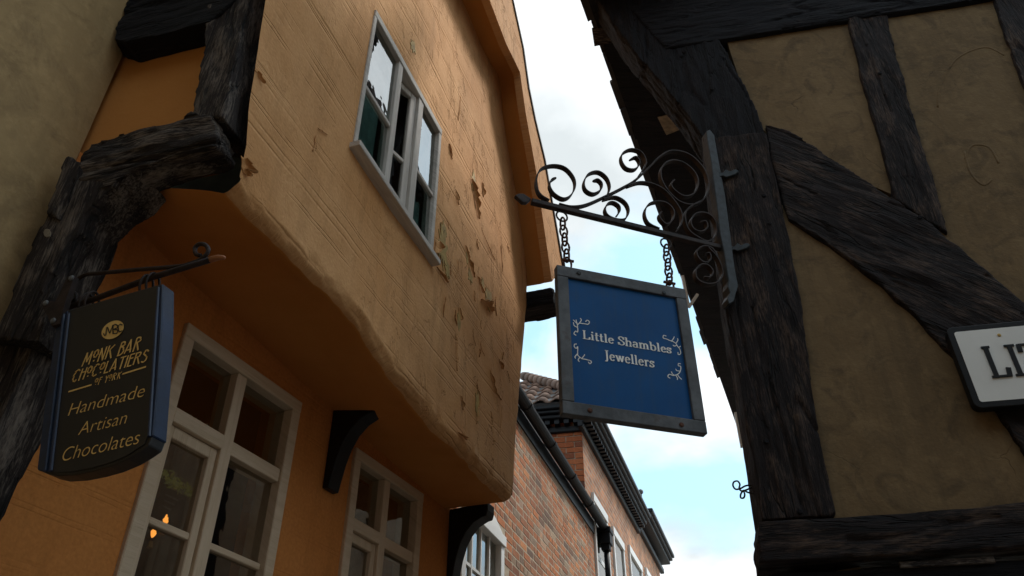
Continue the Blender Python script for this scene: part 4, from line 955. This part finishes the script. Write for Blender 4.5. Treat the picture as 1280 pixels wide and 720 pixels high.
# ================================================================ chocolate shop sign and its bracket
CS = thing('chocolate_shop_sign', 'black and navy hanging chocolate shop sign with gold lettering', 'hanging sign', CHO.hit(110, 590))
def c2(p): return (30 + p[0] / 2.25, 290 + p[1] / 2.25)
brd = [(95, 228), (388, 145), (386, 240), (376, 400), (360, 574), (350, 600), (325, 617), (290, 638), (240, 659), (190, 673), (140, 683), (92, 686), (66, 680), (37, 668), (60, 480), (80, 340)]
dpt = Vector((GRD.u.x, GRD.u.y, 0)) * .044
o = mk('board', prism(ring_on(CHO, [c2(p) for p in brd]), dpt), M['sign_black'], CS); bevel(o, .004, 2)
o = mk('stile', prism(ring_on(CHO, [c2(p) for p in ((376, 148.5), (390.5, 144.5), (388.5, 240), (378.5, 400), (363, 573), (349, 578), (364, 400), (374, 240))], .0015), dpt * 1.03), M['navy_paint'], CS); bevel(o, .003, 1)
o = mk('stile', prism(ring_on(CHO, [c2(p) for p in ((94, 229), (124, 220), (114, 335), (96, 480), (74, 678), (35.5, 668), (58.5, 480), (78.5, 340))], .0015), dpt * 1.03), M['navy_paint'], CS); bevel(o, .003, 1)
blk = [(126, 230), (374, 160), (372, 240), (362, 400), (347, 575), (338, 596), (290, 628), (240, 649), (190, 663), (140, 673), (92, 676), (76, 672), (98, 480), (115, 330)]
mk('face', prism(ring_on(CHO, [c2(p) for p in blk], .0025), dpt * .1), M['sign_black'], CS)
for a_, b_ in (((112, 232), (60, 672)), ((126, 230), (76, 672)), ((378, 157), (352, 575))):
    P = [CHO.hit(*c2(a_), .004), CHO.hit(*c2(b_), .004)]; mk('bead', tube(P, .0045, 6), M['navy_paint'], CS)
el = [c2((249 + 31 * math.cos(t_) * 1.0 + 2 * math.sin(t_), 275 - 25 * math.sin(t_) - 8 * math.cos(t_))) for t_ in [2 * math.pi * k / 28 for k in range(28)]]
mk('emblem', prism(ring_on(CHO, el, .005), dpt * .02), M['gold_leaf'], CS)
line_on('monogram', CHO, [[c2(p) for p in t_] for t_ in ([(230, 290), (234, 268), (242, 284), (250, 262), (251, 286)], [(250, 286), (252, 262), (262, 262), (262, 270), (252, 274), (263, 276), (262, 284), (252, 286)], [(277, 262), (269, 260), (265, 270), (268, 280), (276, 278)], [(228, 292), (224, 286)])], .0035, .0062, 'sign_black', CS)
O_ = .0036
write('lettering', 'MONK BAR', NOUV, CHO, c2((163, 374)), c2((322, 336)), 16.5, O_, 'gold_leaf', CS, .105, .105, .07, .3)
write('lettering', 'CHOCOLATIERS', NOUV, CHO, c2((132, 426)), c2((345, 362)), 14.5, O_, 'gold_leaf', CS, .105, .105, .06)
write('lettering', 'OF YORK', NOUV, CHO, c2((196, 434)), c2((271, 411)), 8.5, O_, 'gold_leaf', CS, .11, .11, .1, .3)
for q in ([c2((126, 449)), c2((189, 430))], [c2((278, 399)), c2((342, 379))]): line_on('rule', CHO, [q], .005, O_, 'gold_leaf', CS)
write_sans('lettering', 'Handmade', CHO, c2((121, 523)), c2((337, 457)), 16.5, O_, 'gold_leaf', CS)
write_sans('lettering', 'Artisan', CHO, c2((150, 576)), c2((286, 534)), 16.5, O_, 'gold_leaf', CS)
write_sans('lettering', 'Chocolates', CHO, c2((101, 652)), c2((322, 590)), 17.5, O_, 'gold_leaf', CS)
SB = thing('iron_sign_bracket', 'slim iron bracket with curled end holding the chocolate shop sign', 'sign bracket', _ch)
P = [CHO.hit(*c2(p), -.03) for p in ((70, 228), (200, 188), (360, 128), (525, 78))]
mk('bar', tube(P, .009, 10), M['wrought_iron'], SB, smooth=True)
mk('tip', tube([CHO.hit(*c2(p), -.03) for p in ((522, 79), (530, 76), (545, 72), (562, 72), (566, 72))], [.0088, .0095, .0085, .006, .003], 10), M['copper_tip'], SB, smooth=True)
sp = [(128, 165), (150, 135), (175, 120), (210, 116), (320, 106), (430, 97), (470, 88), (500, 75), (518, 55), (512, 38), (494, 34), (481, 46), (484, 62), (496, 66)]
mk('stay', tube(spline([CHO.hit(*c2(p), -.03) for p in sp], 5), .0065, 8), M['wrought_iron'], SB, smooth=True)
mk('curl', tube(spline([CHO.hit(*c2(p), -.03) for p in ((150, 205), (130, 210), (112, 196), (112, 176), (130, 166), (146, 176), (144, 192), (130, 194))], 5), .0065, 8), M['wrought_iron'], SB, smooth=True)
mk('mounting_plate', prism(ring_on(TIM, [c2(p) for p in ((122, 124), (142, 122), (118, 190), (100, 258), (78, 264), (66, 236), (52, 214), (54, 192), (88, 196))], .035), -TIM.n * .02), M['wrought_iron'], SB)
for q in ((62, 200), (83, 250), (134, 130)): disc('bolt', TIM, *c2(q), .009, .035, .006, 'lead_grey', SB)
for q in ((187, 190), (357, 138)):
    c = CHO.hit(*c2(q), -.03)
    for s in (-1, 1): mk('hook', link(c + CHO.u * (.012 * s) - Vector((0, 0, .015)), CHO.n, Vector((0, 0, 1)), 0.075, .045, .004), M['wrought_iron'], SB, smooth=True)

# ---- inside the first shop window
G = tag(mk('garland', (lambda: (lambda r: join(*[((lambda c, u, v: ([c + u, c + v * .5, c - u, c - v * .5], [(0, 1, 2, 3)]))(
    GRD.hit(196 + 66 * (k / 260), 588 + 42 * (k / 260), -.13) + Vector((r.uniform(-.012, .012), r.uniform(-.012, .012), r.gauss(0, .013))),
    Vector((r.uniform(-1, 1), r.uniform(-1, 1), r.uniform(-1, 1))).normalized() * .012, Vector((r.uniform(-1, 1), r.uniform(-1, 1), r.uniform(-1, 1))).normalized() * .012)) for k in range(260)]))(random.Random(3)))(), M['garland_leaf']), 'yellow green leafy garland behind the first shop window', 'garland')
for k, (q, lab) in enumerate((((208, 650), 'small upper orange flame light inside the shop window'), ((193, 665), 'small lower orange flame light inside the shop window'))):
    c = GRD.hit(*q, -.16); ln = thing('flame_light', lab, 'light', c - Vector((0, 0, .05)), 'flame lights in the shop window')
    fl = [GRD.pt(0, 0, 0) - GRD.P]
    ring = [(a_ * .62, z_ * .62) for a_, z_ in ((0, -.035), (.012, -.02), (.02, -.004), (.012, .008), (.014, .022), (.004, .016), (-.002, .036), (-.008, .014), (-.018, .002), (-.010, -.022))]
    pp = [c + GRD.u * a + Vector((0, 0, z)) for a, z in ring]
    mk('flame', prism(pp, -GRD.n * .008), M['lamp_glow'], ln)
    mk('holder', tube([c - Vector((0, 0, .036)) - GRD.n * .004, c - Vector((0, 0, .06)) - GRD.n * .004], [.008, .012], 8), M['brass'], ln)
pc = GRD.az(210, 632, -.3)
MB = thing('menu_board', 'small dark notice board with faint writing inside the shop window', 'notice', GRD.pt(pc[0], pc[1] - .1, -.3))
mk('board', pbox(GRD, pc[0] - .09, pc[0] + .09, pc[1] - .08, pc[1] + .07, -.31, -.30), M['sign_black'], MB)
mk('red_mark', pbox(GRD, pc[0] - .075, pc[0] - .06, pc[1] + .01, pc[1] + .045, -.2995, -.298), M['rusty_iron'], MB)
for k in range(3): mk('text_line', pbox(GRD, pc[0] - .03, pc[0] + .045 - .012 * k, pc[1] + .035 - .025 * k, pc[1] + .042 - .025 * k, -.2995, -.298), M['lead_grey'], MB)
def curtain(a0, a1, lab, off=-.45):
    V, Fc = [], []
    n = 40
    for i in range(n + 1):
        a = a0 + (a1 - a0) * i / n; o_ = off + .03 * math.sin(i * 1.1) + .012 * math.sin(i * 2.7)
        V += [GRD.pt(a, 1.2, o_), GRD.pt(a, 3.3, o_ * 1.0 + .01)]
    Fc = [(2 * i, 2 * i + 1, 2 * i + 3, 2 * i + 2) for i in range(n)]
    tag(mk('curtain', (V, Fc), M['curtain_cloth'], smooth=True), lab, 'curtain', 'curtains in the shop windows')
curtain(.55, .78, 'grey curtain behind the right side of the first shop window'); curtain(1.72, 1.98, 'grey curtain behind the second shop window')

# ================================================================ brick house with gutter
BH = thing('brick_house', 'red brown brick house with black gutter and white arched window', 'house', BRK.pt(2, 0))
def cpt(x, y, off=0): return BRK.az(x, y, off)
gz = 1.6 + 3.05 * 1.2                                # eaves height
g0 = cpt(655, 535); g1 = cpt(745, 655)
GZ = (g0[1] + g1[1]) / 2
AE = cpt(749, 665)[0]                                # party line by the downpipe
wl, wr_ = cpt(578, 700)[0], cpt(628, 690)[0]
wa = (cpt(576, 690)[0], cpt(629, 700)[0]); wzt = cpt(627, 670)[1]; wzb = wzt - 1.7
part('wall', join(pbox(BRK, -1.5, wa[0] + .02, 0, GZ + .05, -.3, -.0015), pbox(BRK, wa[1] - .02, AE - .02, 0, GZ + .05, -.3, -.0015), pbox(BRK, wa[0] + .02, wa[1] - .02, wzt - .02, GZ + .05, -.3, -.0015), pbox(BRK, wa[0] + .02, wa[1] - .02, 0, wzb + .02, -.3, -.009)), 'mortar', BH, BRK, False, 0)
BL, BHt = .212, .058
def brick_mesh(L_, seed):
    r = random.Random(seed); V = []
    for o_ in (-.04, .0):
        for a, z in ((0, 0), (L_, 0), (L_, BHt), (0, BHt)):
            V.append(BRK.u * (a + r.uniform(-.004, .004)) + Vector((0, 0, z + r.uniform(-.003, .003))) + BRK.n * (o_ + (r.uniform(-.001, .001) if o_ == 0 else 0)))
    me = bpy.data.meshes.new('brick'); me.from_pydata([tuple(v) for v in V], [], BOXF); me.update()
    bm = bmesh.new(); bm.from_mesh(me); bmesh.ops.recalc_face_normals(bm, faces=bm.faces); bm.to_mesh(me); bm.free()
    me.materials.append(M['brick']); return me
BM = {(L_, s): brick_mesh(L_, s * 7 + int(L_ * 1000)) for L_ in (BL, .103) for s in range(3)}
cand = []
row = 0; z = 2.0
rnd = random.Random(11)
while z < GZ - .10:
    a = -.6 - (row % 2) * .11; k = 0
    while a < AE - .03:
        L_ = BL if (row % 4 != 3) and rnd.random() > .12 else .103
        L_ = min(L_, BL)
        if a + L_ > AE - .02: break
        inwin = (a + L_ > wa[0] - .01 and a < wa[1] + .01 and z + BHt > wzb and z < wzt + .02 + .09 * (1 - abs((a + L_ / 2) - (wa[0] + wa[1]) / 2) / (wa[1] - wa[0]) * 2))
        if not inwin:
            P = BRK.pt(a, z); x, y, d = project(P + BRK.u * L_ / 2)
            vis = 560 < x < 770 and y < 735 and x > lerp_tab(y, [480, 540, 630, 720], [665, 655, 636, 575])
            cand.append((0 if vis else 1, d, a, z, L_, k))
        a += L_ + .018; k += 1
    z += BHt + .018; row += 1
cand.sort()
stuffV = []
base_o = ORG[BH]
for i, (nv, d, a, z, L_, k) in enumerate(cand):
    s = (i * 7 + k) % 3; dp = rnd.uniform(-.0008, .0022)
    if not nv and i < 300:
        o = bpy.data.objects.new('brick', BM[L_, s]); COL.objects.link(o); o.parent = BH; o.location = BRK.pt(a, z, dp) - base_o
    else: stuffV.append(([v.co + BRK.pt(a, z, dp) for v in BM[L_, s].vertices], BOXF))
m, t, b = base('brick_mass'); v = coords(t); vo = N(t, 'ShaderNodeTexVoronoi'); vo.inputs['Scale'].default_value = 9; t.links.new(v, vo.inputs['Vector'])
sc_ = N(t, 'ShaderNodeSeparateColor'); t.links.new(vo.outputs['Color'], sc_.inputs[0])
setc(t, b, ramp(t, sc_.outputs[0], BS)); b.inputs['Roughness'].default_value = .9
mk('brickwork', join(*stuffV), M['brick_mass'], BH, kind='stuff')
# sash window
wa0_, wa1_ = wa
SW = part('sash_window', join(pbox(BRK, wa0_, wa0_ + .09, wzb, wzt - .09, -.10, .012), pbox(BRK, wa1_ - .09, wa1_, wzb, wzt - .09, -.10, .012), pbox(BRK, wa0_, wa1_, wzt - .0898, wzt, -.10, .03)), 'white_gloss', BH, BRK)
n = 12; mid = (wa0_ + wa1_) / 2; hw = (wa1_ - wa0_) / 2
ar = [BRK.pt(mid + hw * (-1 + 2 * i / n), wzt + .001 + .13 * (1 - (-1 + 2 * i / n) ** 2), .008) for i in range(n + 1)]
mk('arched_head', prism(ar, -BRK.n * .12), M['white_gloss'], SW)
iw0, iw1 = wa0_ + .09, wa1_ - .09; cols = 4
for i in range(1, cols): part('glazing_bar', pbox(BRK, iw0 + (iw1 - iw0) * i / cols - .012, iw0 + (iw1 - iw0) * i / cols + .012, wzb, wzt - .09, -.06, -.02), 'white_gloss', SW, BRK, False, 0)
hs = [wzt - .09 - .36 * k for k in range(5)]
for h_ in hs[1:]: part('glazing_bar', pbox(BRK, iw0, iw1, h_ - .012, h_ + .012, -.058, -.022), 'white_gloss', SW, BRK, False, 0)
for i in range(cols):
    for k in range(4): mk('pane', pbox(BRK, iw0 + (iw1 - iw0) * i / cols, iw0 + (iw1 - iw0) * (i + 1) / cols, hs[k + 1], hs[k], -.042, -.039), M['old_glass'], SW)
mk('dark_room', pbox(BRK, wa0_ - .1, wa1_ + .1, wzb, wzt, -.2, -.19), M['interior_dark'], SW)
# gutter (half round), fascia and downpipe
ga0 = -.5; pr = []
for k in range(9): th = math.pi * k / 8; pr.append((.092 + .062 * math.cos(th), -.062 * math.sin(th)))
pr += [(.092 - .054, 0), (.092, -.045), (.092 + .054, 0)]
ring = [BRK.pt(ga0, GZ + .06 + z_, o_) for o_, z_ in pr]
GU = mk('gutter', prism(ring, BRK.u * (AE + .03 - ga0)), M['cast_iron'], BH)
for k in range(1, 6):
    a = ga0 + k * .95
    ring = [BRK.pt(a, GZ + .06 + z_ * 1.12, .092 + (o_ - .092) * 1.12) for o_, z_ in pr[:9]]
    mk('joint_collar', prism(ring, BRK.u * .06), M['cast_iron'], GU)
part('eaves_board', pbox(BRK, ga0, AE - .02, GZ - .13, GZ + .055, -.01, .016), 'black_paint', BH, BRK, False, 0)
HP = mk('rainwater_head', join(pbox(BRK, AE - .13, AE + .07, GZ - .17, GZ + .03, .012, .17), pbox(BRK, AE - .10, AE + .04, GZ - .25, GZ - .17, .03, .15), pbox(BRK, AE - .15, AE + .09, GZ - .02, GZ + .055, .01, .185)), M['cast_iron'], BH); bevel(HP, .01, 2)
mk('downpipe', tube([BRK.pt(AE - .03, GZ - .2, .09), BRK.pt(AE - .03, GZ - .6, .09), BRK.pt(AE - .03, 0.0, .09)], .038, 12), M['cast_iron'], BH, smooth=True)
mk('roof', ([BRK.pt(-1.5, GZ + .03, .02), BRK.pt(AE - .05, GZ + .03, .02), BRK.pt(AE - .05, GZ + 1.2, -2.6), BRK.pt(-1.5, GZ + 1.2, -2.6), BRK.pt(-1.5, GZ + .055, .02), BRK.pt(AE - .05, GZ + .055, .02), BRK.pt(AE - .05, GZ + 1.25, -2.6), BRK.pt(-1.5, GZ + 1.25, -2.6)], BOXF), M['slate'], BH)

# ================================================================ far brick house with dentil cornice
FH = thing('cornice_house', 'tall brick house with black dentil cornice and pantile hip roof', 'house', BRK.pt(7, 0))
ac, zc0 = cpt(728.5, 560)
cz0 = cpt(740, 546)[1]; cz1 = cpt(796, 650)[1]; CZ = (cz0 + cz1) / 2 - .02
aF = cpt(797, 668)[0]                                   # end of this house's cornice
rdv = -RF.u                                            # its end wall runs back to the left
EW = Plane(BRK.pt(ac, 0), -RF.u, RF.n)
def uvwall(name, pl, a0, a1, z0, z1, th, mat, parent):
    o = part(name, pbox(pl, a0, a1, z0, z1, -th, 0), mat, parent, pl, False, 0); return o
wins = [(cpt(743, 625), cpt(757, 650)), (cpt(767, 650), cpt(777, 672))]
uvwall('front_wall', BRK, ac + .001, aF + .0, 0, CZ - .02, .25, 'far_brick', FH)
uvwall('end_wall', EW, .02, 3.0, 3.5, CZ - .02, .2, 'mortar', FH)
# bricks of the end wall
def brick_mesh2(L_):
    V = [EW.u * a + Vector((0, 0, z_)) + EW.n * o_ for o_ in (-.01, .012) for a, z_ in ((0, 0), (L_, 0), (L_, .072), (0, .072))]
    me = bpy.data.meshes.new('brick'); me.from_pydata([tuple(v) for v in V], [], BOXF); me.update()
    bm = bmesh.new(); bm.from_mesh(me); bmesh.ops.recalc_face_normals(bm, faces=bm.faces); bm.to_mesh(me); bm.free()
    me.materials.append(M['red_brick']); return me
E1, E2 = brick_mesh2(.225), brick_mesh2(.108)
z = CZ - .40; r_ = 0
z = 4.6
while z < CZ - .1:
    a = .0
    seq = [E1, E1, E1] if r_ % 2 else [E2, E1, E1, E2]
    for q in seq:
        o = bpy.data.objects.new('brick', q); COL.objects.link(o); o.parent = FH; o.location = EW.pt(a + .002, z + rnd.uniform(-.003, .003), rnd.uniform(-.002, .003)) - ORG[FH]
        a += (.225 if q is E1 else .108) + .013
    z += .085; r_ += 1
# cornice: mouldings as long boxes mitred by overlap, dentils as blocks
def cornice(pl, a0, a1, zc, parent, dent, sgn=1, k=1.0):
    for nm, d0, d1, y0, y1 in (('bed_mould', -.02, .06, -.25, -.16), ('corona', -.02, .19, -.09, -.03), ('cyma', -.02, .24, -.0295, .02), ('cornice_gutter', .14, .28, .0205, .085)):
        o = part(nm, pbox(pl, a0 - (d1 if pl is BRK else 0) * sgn * 0, a1, zc + y0 * k, zc + y1 * k, d0, d1 * k), 'black_paint', parent, pl, False, .012)
    if dent:
        nme = None; a = a0 + .03
        while a < a1 - .05:
            if nme is None:
                nme = mk('dentil', pbox(pl, a, a + .07, zc - .159, zc - .0905, -.01, .15), M['black_paint'], parent); a0d = a
            else:
                o = bpy.data.objects.new('dentil', nme.data); COL.objects.link(o); o.parent = parent; o.location = pl.u * (a - a0d)
            a += .135
cornice(BRK, ac - .20, aF, CZ, FH, True)
cornice(EW, .0, 3.0, CZ, FH, True)
mk('end_pipe', tube([EW.pt(.62, CZ - .15, .09), EW.pt(.62, CZ - .3, .06), EW.pt(.62, 4.6, .06)], .045, 10), M['cast_iron'], FH, smooth=True)
# hip roof of pantiles seen over the end cornice
hz = CZ + .10; pitch = R(38)
up = (-EW.n * math.cos(pitch) + Vector((0, 0, math.sin(pitch))))
roof_n = (EW.n * math.sin(pitch) + Vector((0, 0, math.cos(pitch))))
rp0 = EW.pt(0, hz, .30)
tw, tl_ = .24, .34
V, Fc = [], []; n = 8
for j in (0, 1):
    for i in range(n + 1):
        x = i / n; hh = .026 * math.sin(2 * math.pi * x) + .012
        for dz in (0, -.016): V.append(EW.u * (x * tw * 1.04) + up * (j * tl_ * 1.12) + roof_n * (hh + dz - j * .02))
def vi(j, i, d): return (j * (n + 1) + i) * 2 + d
for i in range(n):
    Fc += [(vi(0, i, 0), vi(0, i + 1, 0), vi(1, i + 1, 0), vi(1, i, 0)), (vi(0, i, 1), vi(1, i, 1), vi(1, i + 1, 1), vi(0, i + 1, 1)), (vi(0, i, 0), vi(0, i, 1), vi(0, i + 1, 1), vi(0, i + 1, 0))]
tm = bpy.data.meshes.new('pantile'); tm.from_pydata([tuple(v) for v in V], [], Fc); tm.update(); tm.materials.append(M['pantile'])
for p in tm.polygons: p.use_smooth = True
for j in range(6):
    for i in range(-1, 9):
        if i * tw < j * tl_ * .55 - .30: continue
        o = bpy.data.objects.new('pantile', tm); COL.objects.link(o); o.parent = FH
        o.location = rp0 + EW.u * (i * tw) + up * (j * tl_) + roof_n * .02 - ORG[FH]
hip = [rp0 + EW.u * (j * tl_ * .55 - .22) + up * (j * tl_) + roof_n * .06 for j in range(8)]
for j in range(14):
    a_, b_ = hip[0].lerp(hip[-1], j / 14), hip[0].lerp(hip[-1], (j + 1.06) / 14)
    mk('hip_tile', tube([a_, b_], [.085, .075], 10), M['pantile'], FH, smooth=True)
mk('roof_deck', ([rp0 - EW.u * .3, rp0 + EW.u * 3, rp0 + EW.u * 3 + up * 2.2, rp0 + EW.u * 1.0 + up * 2.2] + [q - roof_n * .05 for q in (rp0 - EW.u * .3, rp0 + EW.u * 3, rp0 + EW.u * 3 + up * 2.2, rp0 + EW.u * 1.0 + up * 2.2)], BOXF), M['slate'], FH)
def far_window(a0, a1, z0, z1, parent, arch=True):
    o = part('window', join(pbox(BRK, a0, a0 + .08, z0, z1, -.05, .03), pbox(BRK, a1 - .08, a1, z0, z1, -.05, .03), pbox(BRK, a0, a1, z1, z1 + .12, -.05, .04), pbox(BRK, a0 + .08, a1 - .08, (z0 + z1) / 2 - .03, (z0 + z1) / 2 + .03, -.04, .015)), 'white_gloss', parent, BRK, False, 0)
    for q0, q1 in ((z0, (z0 + z1) / 2 - .03), ((z0 + z1) / 2 + .03, z1)):
        mk('pane', pbox(BRK, a0 + .08, a1 - .08, q0, q1, .004, .008), M['old_glass'], o)
for (x0, y0_), (x1, y1_) in (((739, 622), (757, 650)), ((764, 663), (778, 686))):
    p, q = cpt(x0, y0_), cpt(x1, y1_); far_window(p[0], q[0], min(p[1], q[1]) - 1.5, (p[1] + q[1]) / 2 - .05, FH)
# ================================================================ last house
LH = thing('end_brick_house', 'farthest brick house with plain dark cornice and pale windows', 'house', BRK.pt(12, 0))
aL = cpt(823, 700)[0]
zL = (cpt(800, 660)[1] + cpt(826, 697)[1]) / 2
uvwall('front_wall', BRK, aF + .002, aL, 0, zL - .05, .25, 'far_brick', LH)
cornice(BRK, aF + .01, aL + .25, zL, LH, False, 1, 1.15)
uvwall('roof', BRK, aF + .1, aL, zL + .1, zL + .14, 3, 'slate', LH)
for (x0, y0_), (x1, y1_) in (((785, 690), (801, 716)), ((806, 716), (816, 735))):
    p, q = cpt(x0, y0_), cpt(x1, y1_); far_window(p[0], q[0], min(p[1], q[1]) - 1.6, (p[1] + q[1]) / 2, LH)
c = BRK.pt(aF - .5, CZ + .2, .2)
vt = thing('vent_cowl', 'tiny round cowl standing on the far cornice', 'vent', c)
mk('stem', tube([c, c + Vector((0, 0, .12))], .018, 8), M['lead_grey'], vt); mk('cap', tube([c + Vector((0, 0, .11)), c + Vector((0, 0, .14)), c + Vector((0, 0, .18)), c + Vector((0, 0, .20))], [.025, .05, .045, .02], 10), M['lead_grey'], vt, smooth=True)

# ---- twisted wire on the right house's corner
wc = RF.hit(930, 607, -.1)
WH = thing('wire_hook', 'small twisted loop of black wire sticking out from the corner post', 'wire', RF.hit(948, 615, -.1))
def w8(p): return (860 + p[0] / 3.273, 500 + p[1] / 3.273)
for s in ([(285, 350), (240, 350), (215, 362), (195, 365), (184, 350), (188, 335), (203, 332), (212, 345), (210, 362), (225, 372), (275, 352)], [(275, 384), (245, 378), (228, 370), (216, 385), (216, 400), (228, 400), (232, 385), (225, 368)], [(246, 345), (250, 315), (254, 285)]):
    mk('loop', tube(spline([RF.hit(*w8(p), -.1) for p in s], 5), .004 if len(s) > 3 else .0015, 6), M['wrought_iron'], WH, smooth=True)
WF = thing('white_board', 'white board edge showing past the dark corner post', 'board', RF.hit(928, 550, -1.5))
ring = [RF.hit(x, y, -1.5) for x, y in ((918, 515), (950, 515), (960, 550), (926, 557))]
mk('panel', prism(ring, -RF.n * .04), M['white_gloss'], WF)
WG = thing('open_casement', 'white open casement glimpsed behind the iron bracket', 'window', RF.hit(858, 390, -.9))
for a_, b_ in (((853, 345), (861, 384)), ((861, 384), (872, 368))):
    mk('frame_bar', tube([RF.hit(*a_, -.9), RF.hit(*b_, -.9)], .012, 4), M['white_gloss'], WG)

# ================================================================ unseen house behind the viewer, added to enclose the lane and cut light
OH = thing('opposite_house', 'plain brown rendered house added unseen behind the viewer to shade the lane', 'house', (1.5, -3.0, 0))
OP = Plane((-4, -2.6), (1, 0, 0), (0, 1, 0))
mk('wall', pbox(OP, 0, 14, 0, 7.0, -.3, 0), M['brown_plaster'], OH)
mk('roof', ([OP.pt(0, 6.9, .4), OP.pt(14, 6.9, .4), OP.pt(14, 10, -3.5), OP.pt(0, 10, -3.5), OP.pt(0, 6.8, .4), OP.pt(14, 6.8, .4), OP.pt(14, 9.9, -3.5), OP.pt(0, 9.9, -3.5)], BOXF), M['slate'], OH)
for k in range(4):
    a = 1.6 + 3.1 * k
    f = part('window', join(pbox(OP, a, a + 1, 4.2, 4.28, 0.001, .06), pbox(OP, a, a + 1, 5.52, 5.6, 0.001, .06), pbox(OP, a, a + .07, 4.28, 5.52, 0.001, .06), pbox(OP, a + .93, a + 1, 4.28, 5.52, 0.001, .06)), 'white_gloss', OH, OP)
    mk('pane', pbox(OP, a + .07, a + .93, 4.28, 5.52, .012, .018), M['shop_glass'], f)
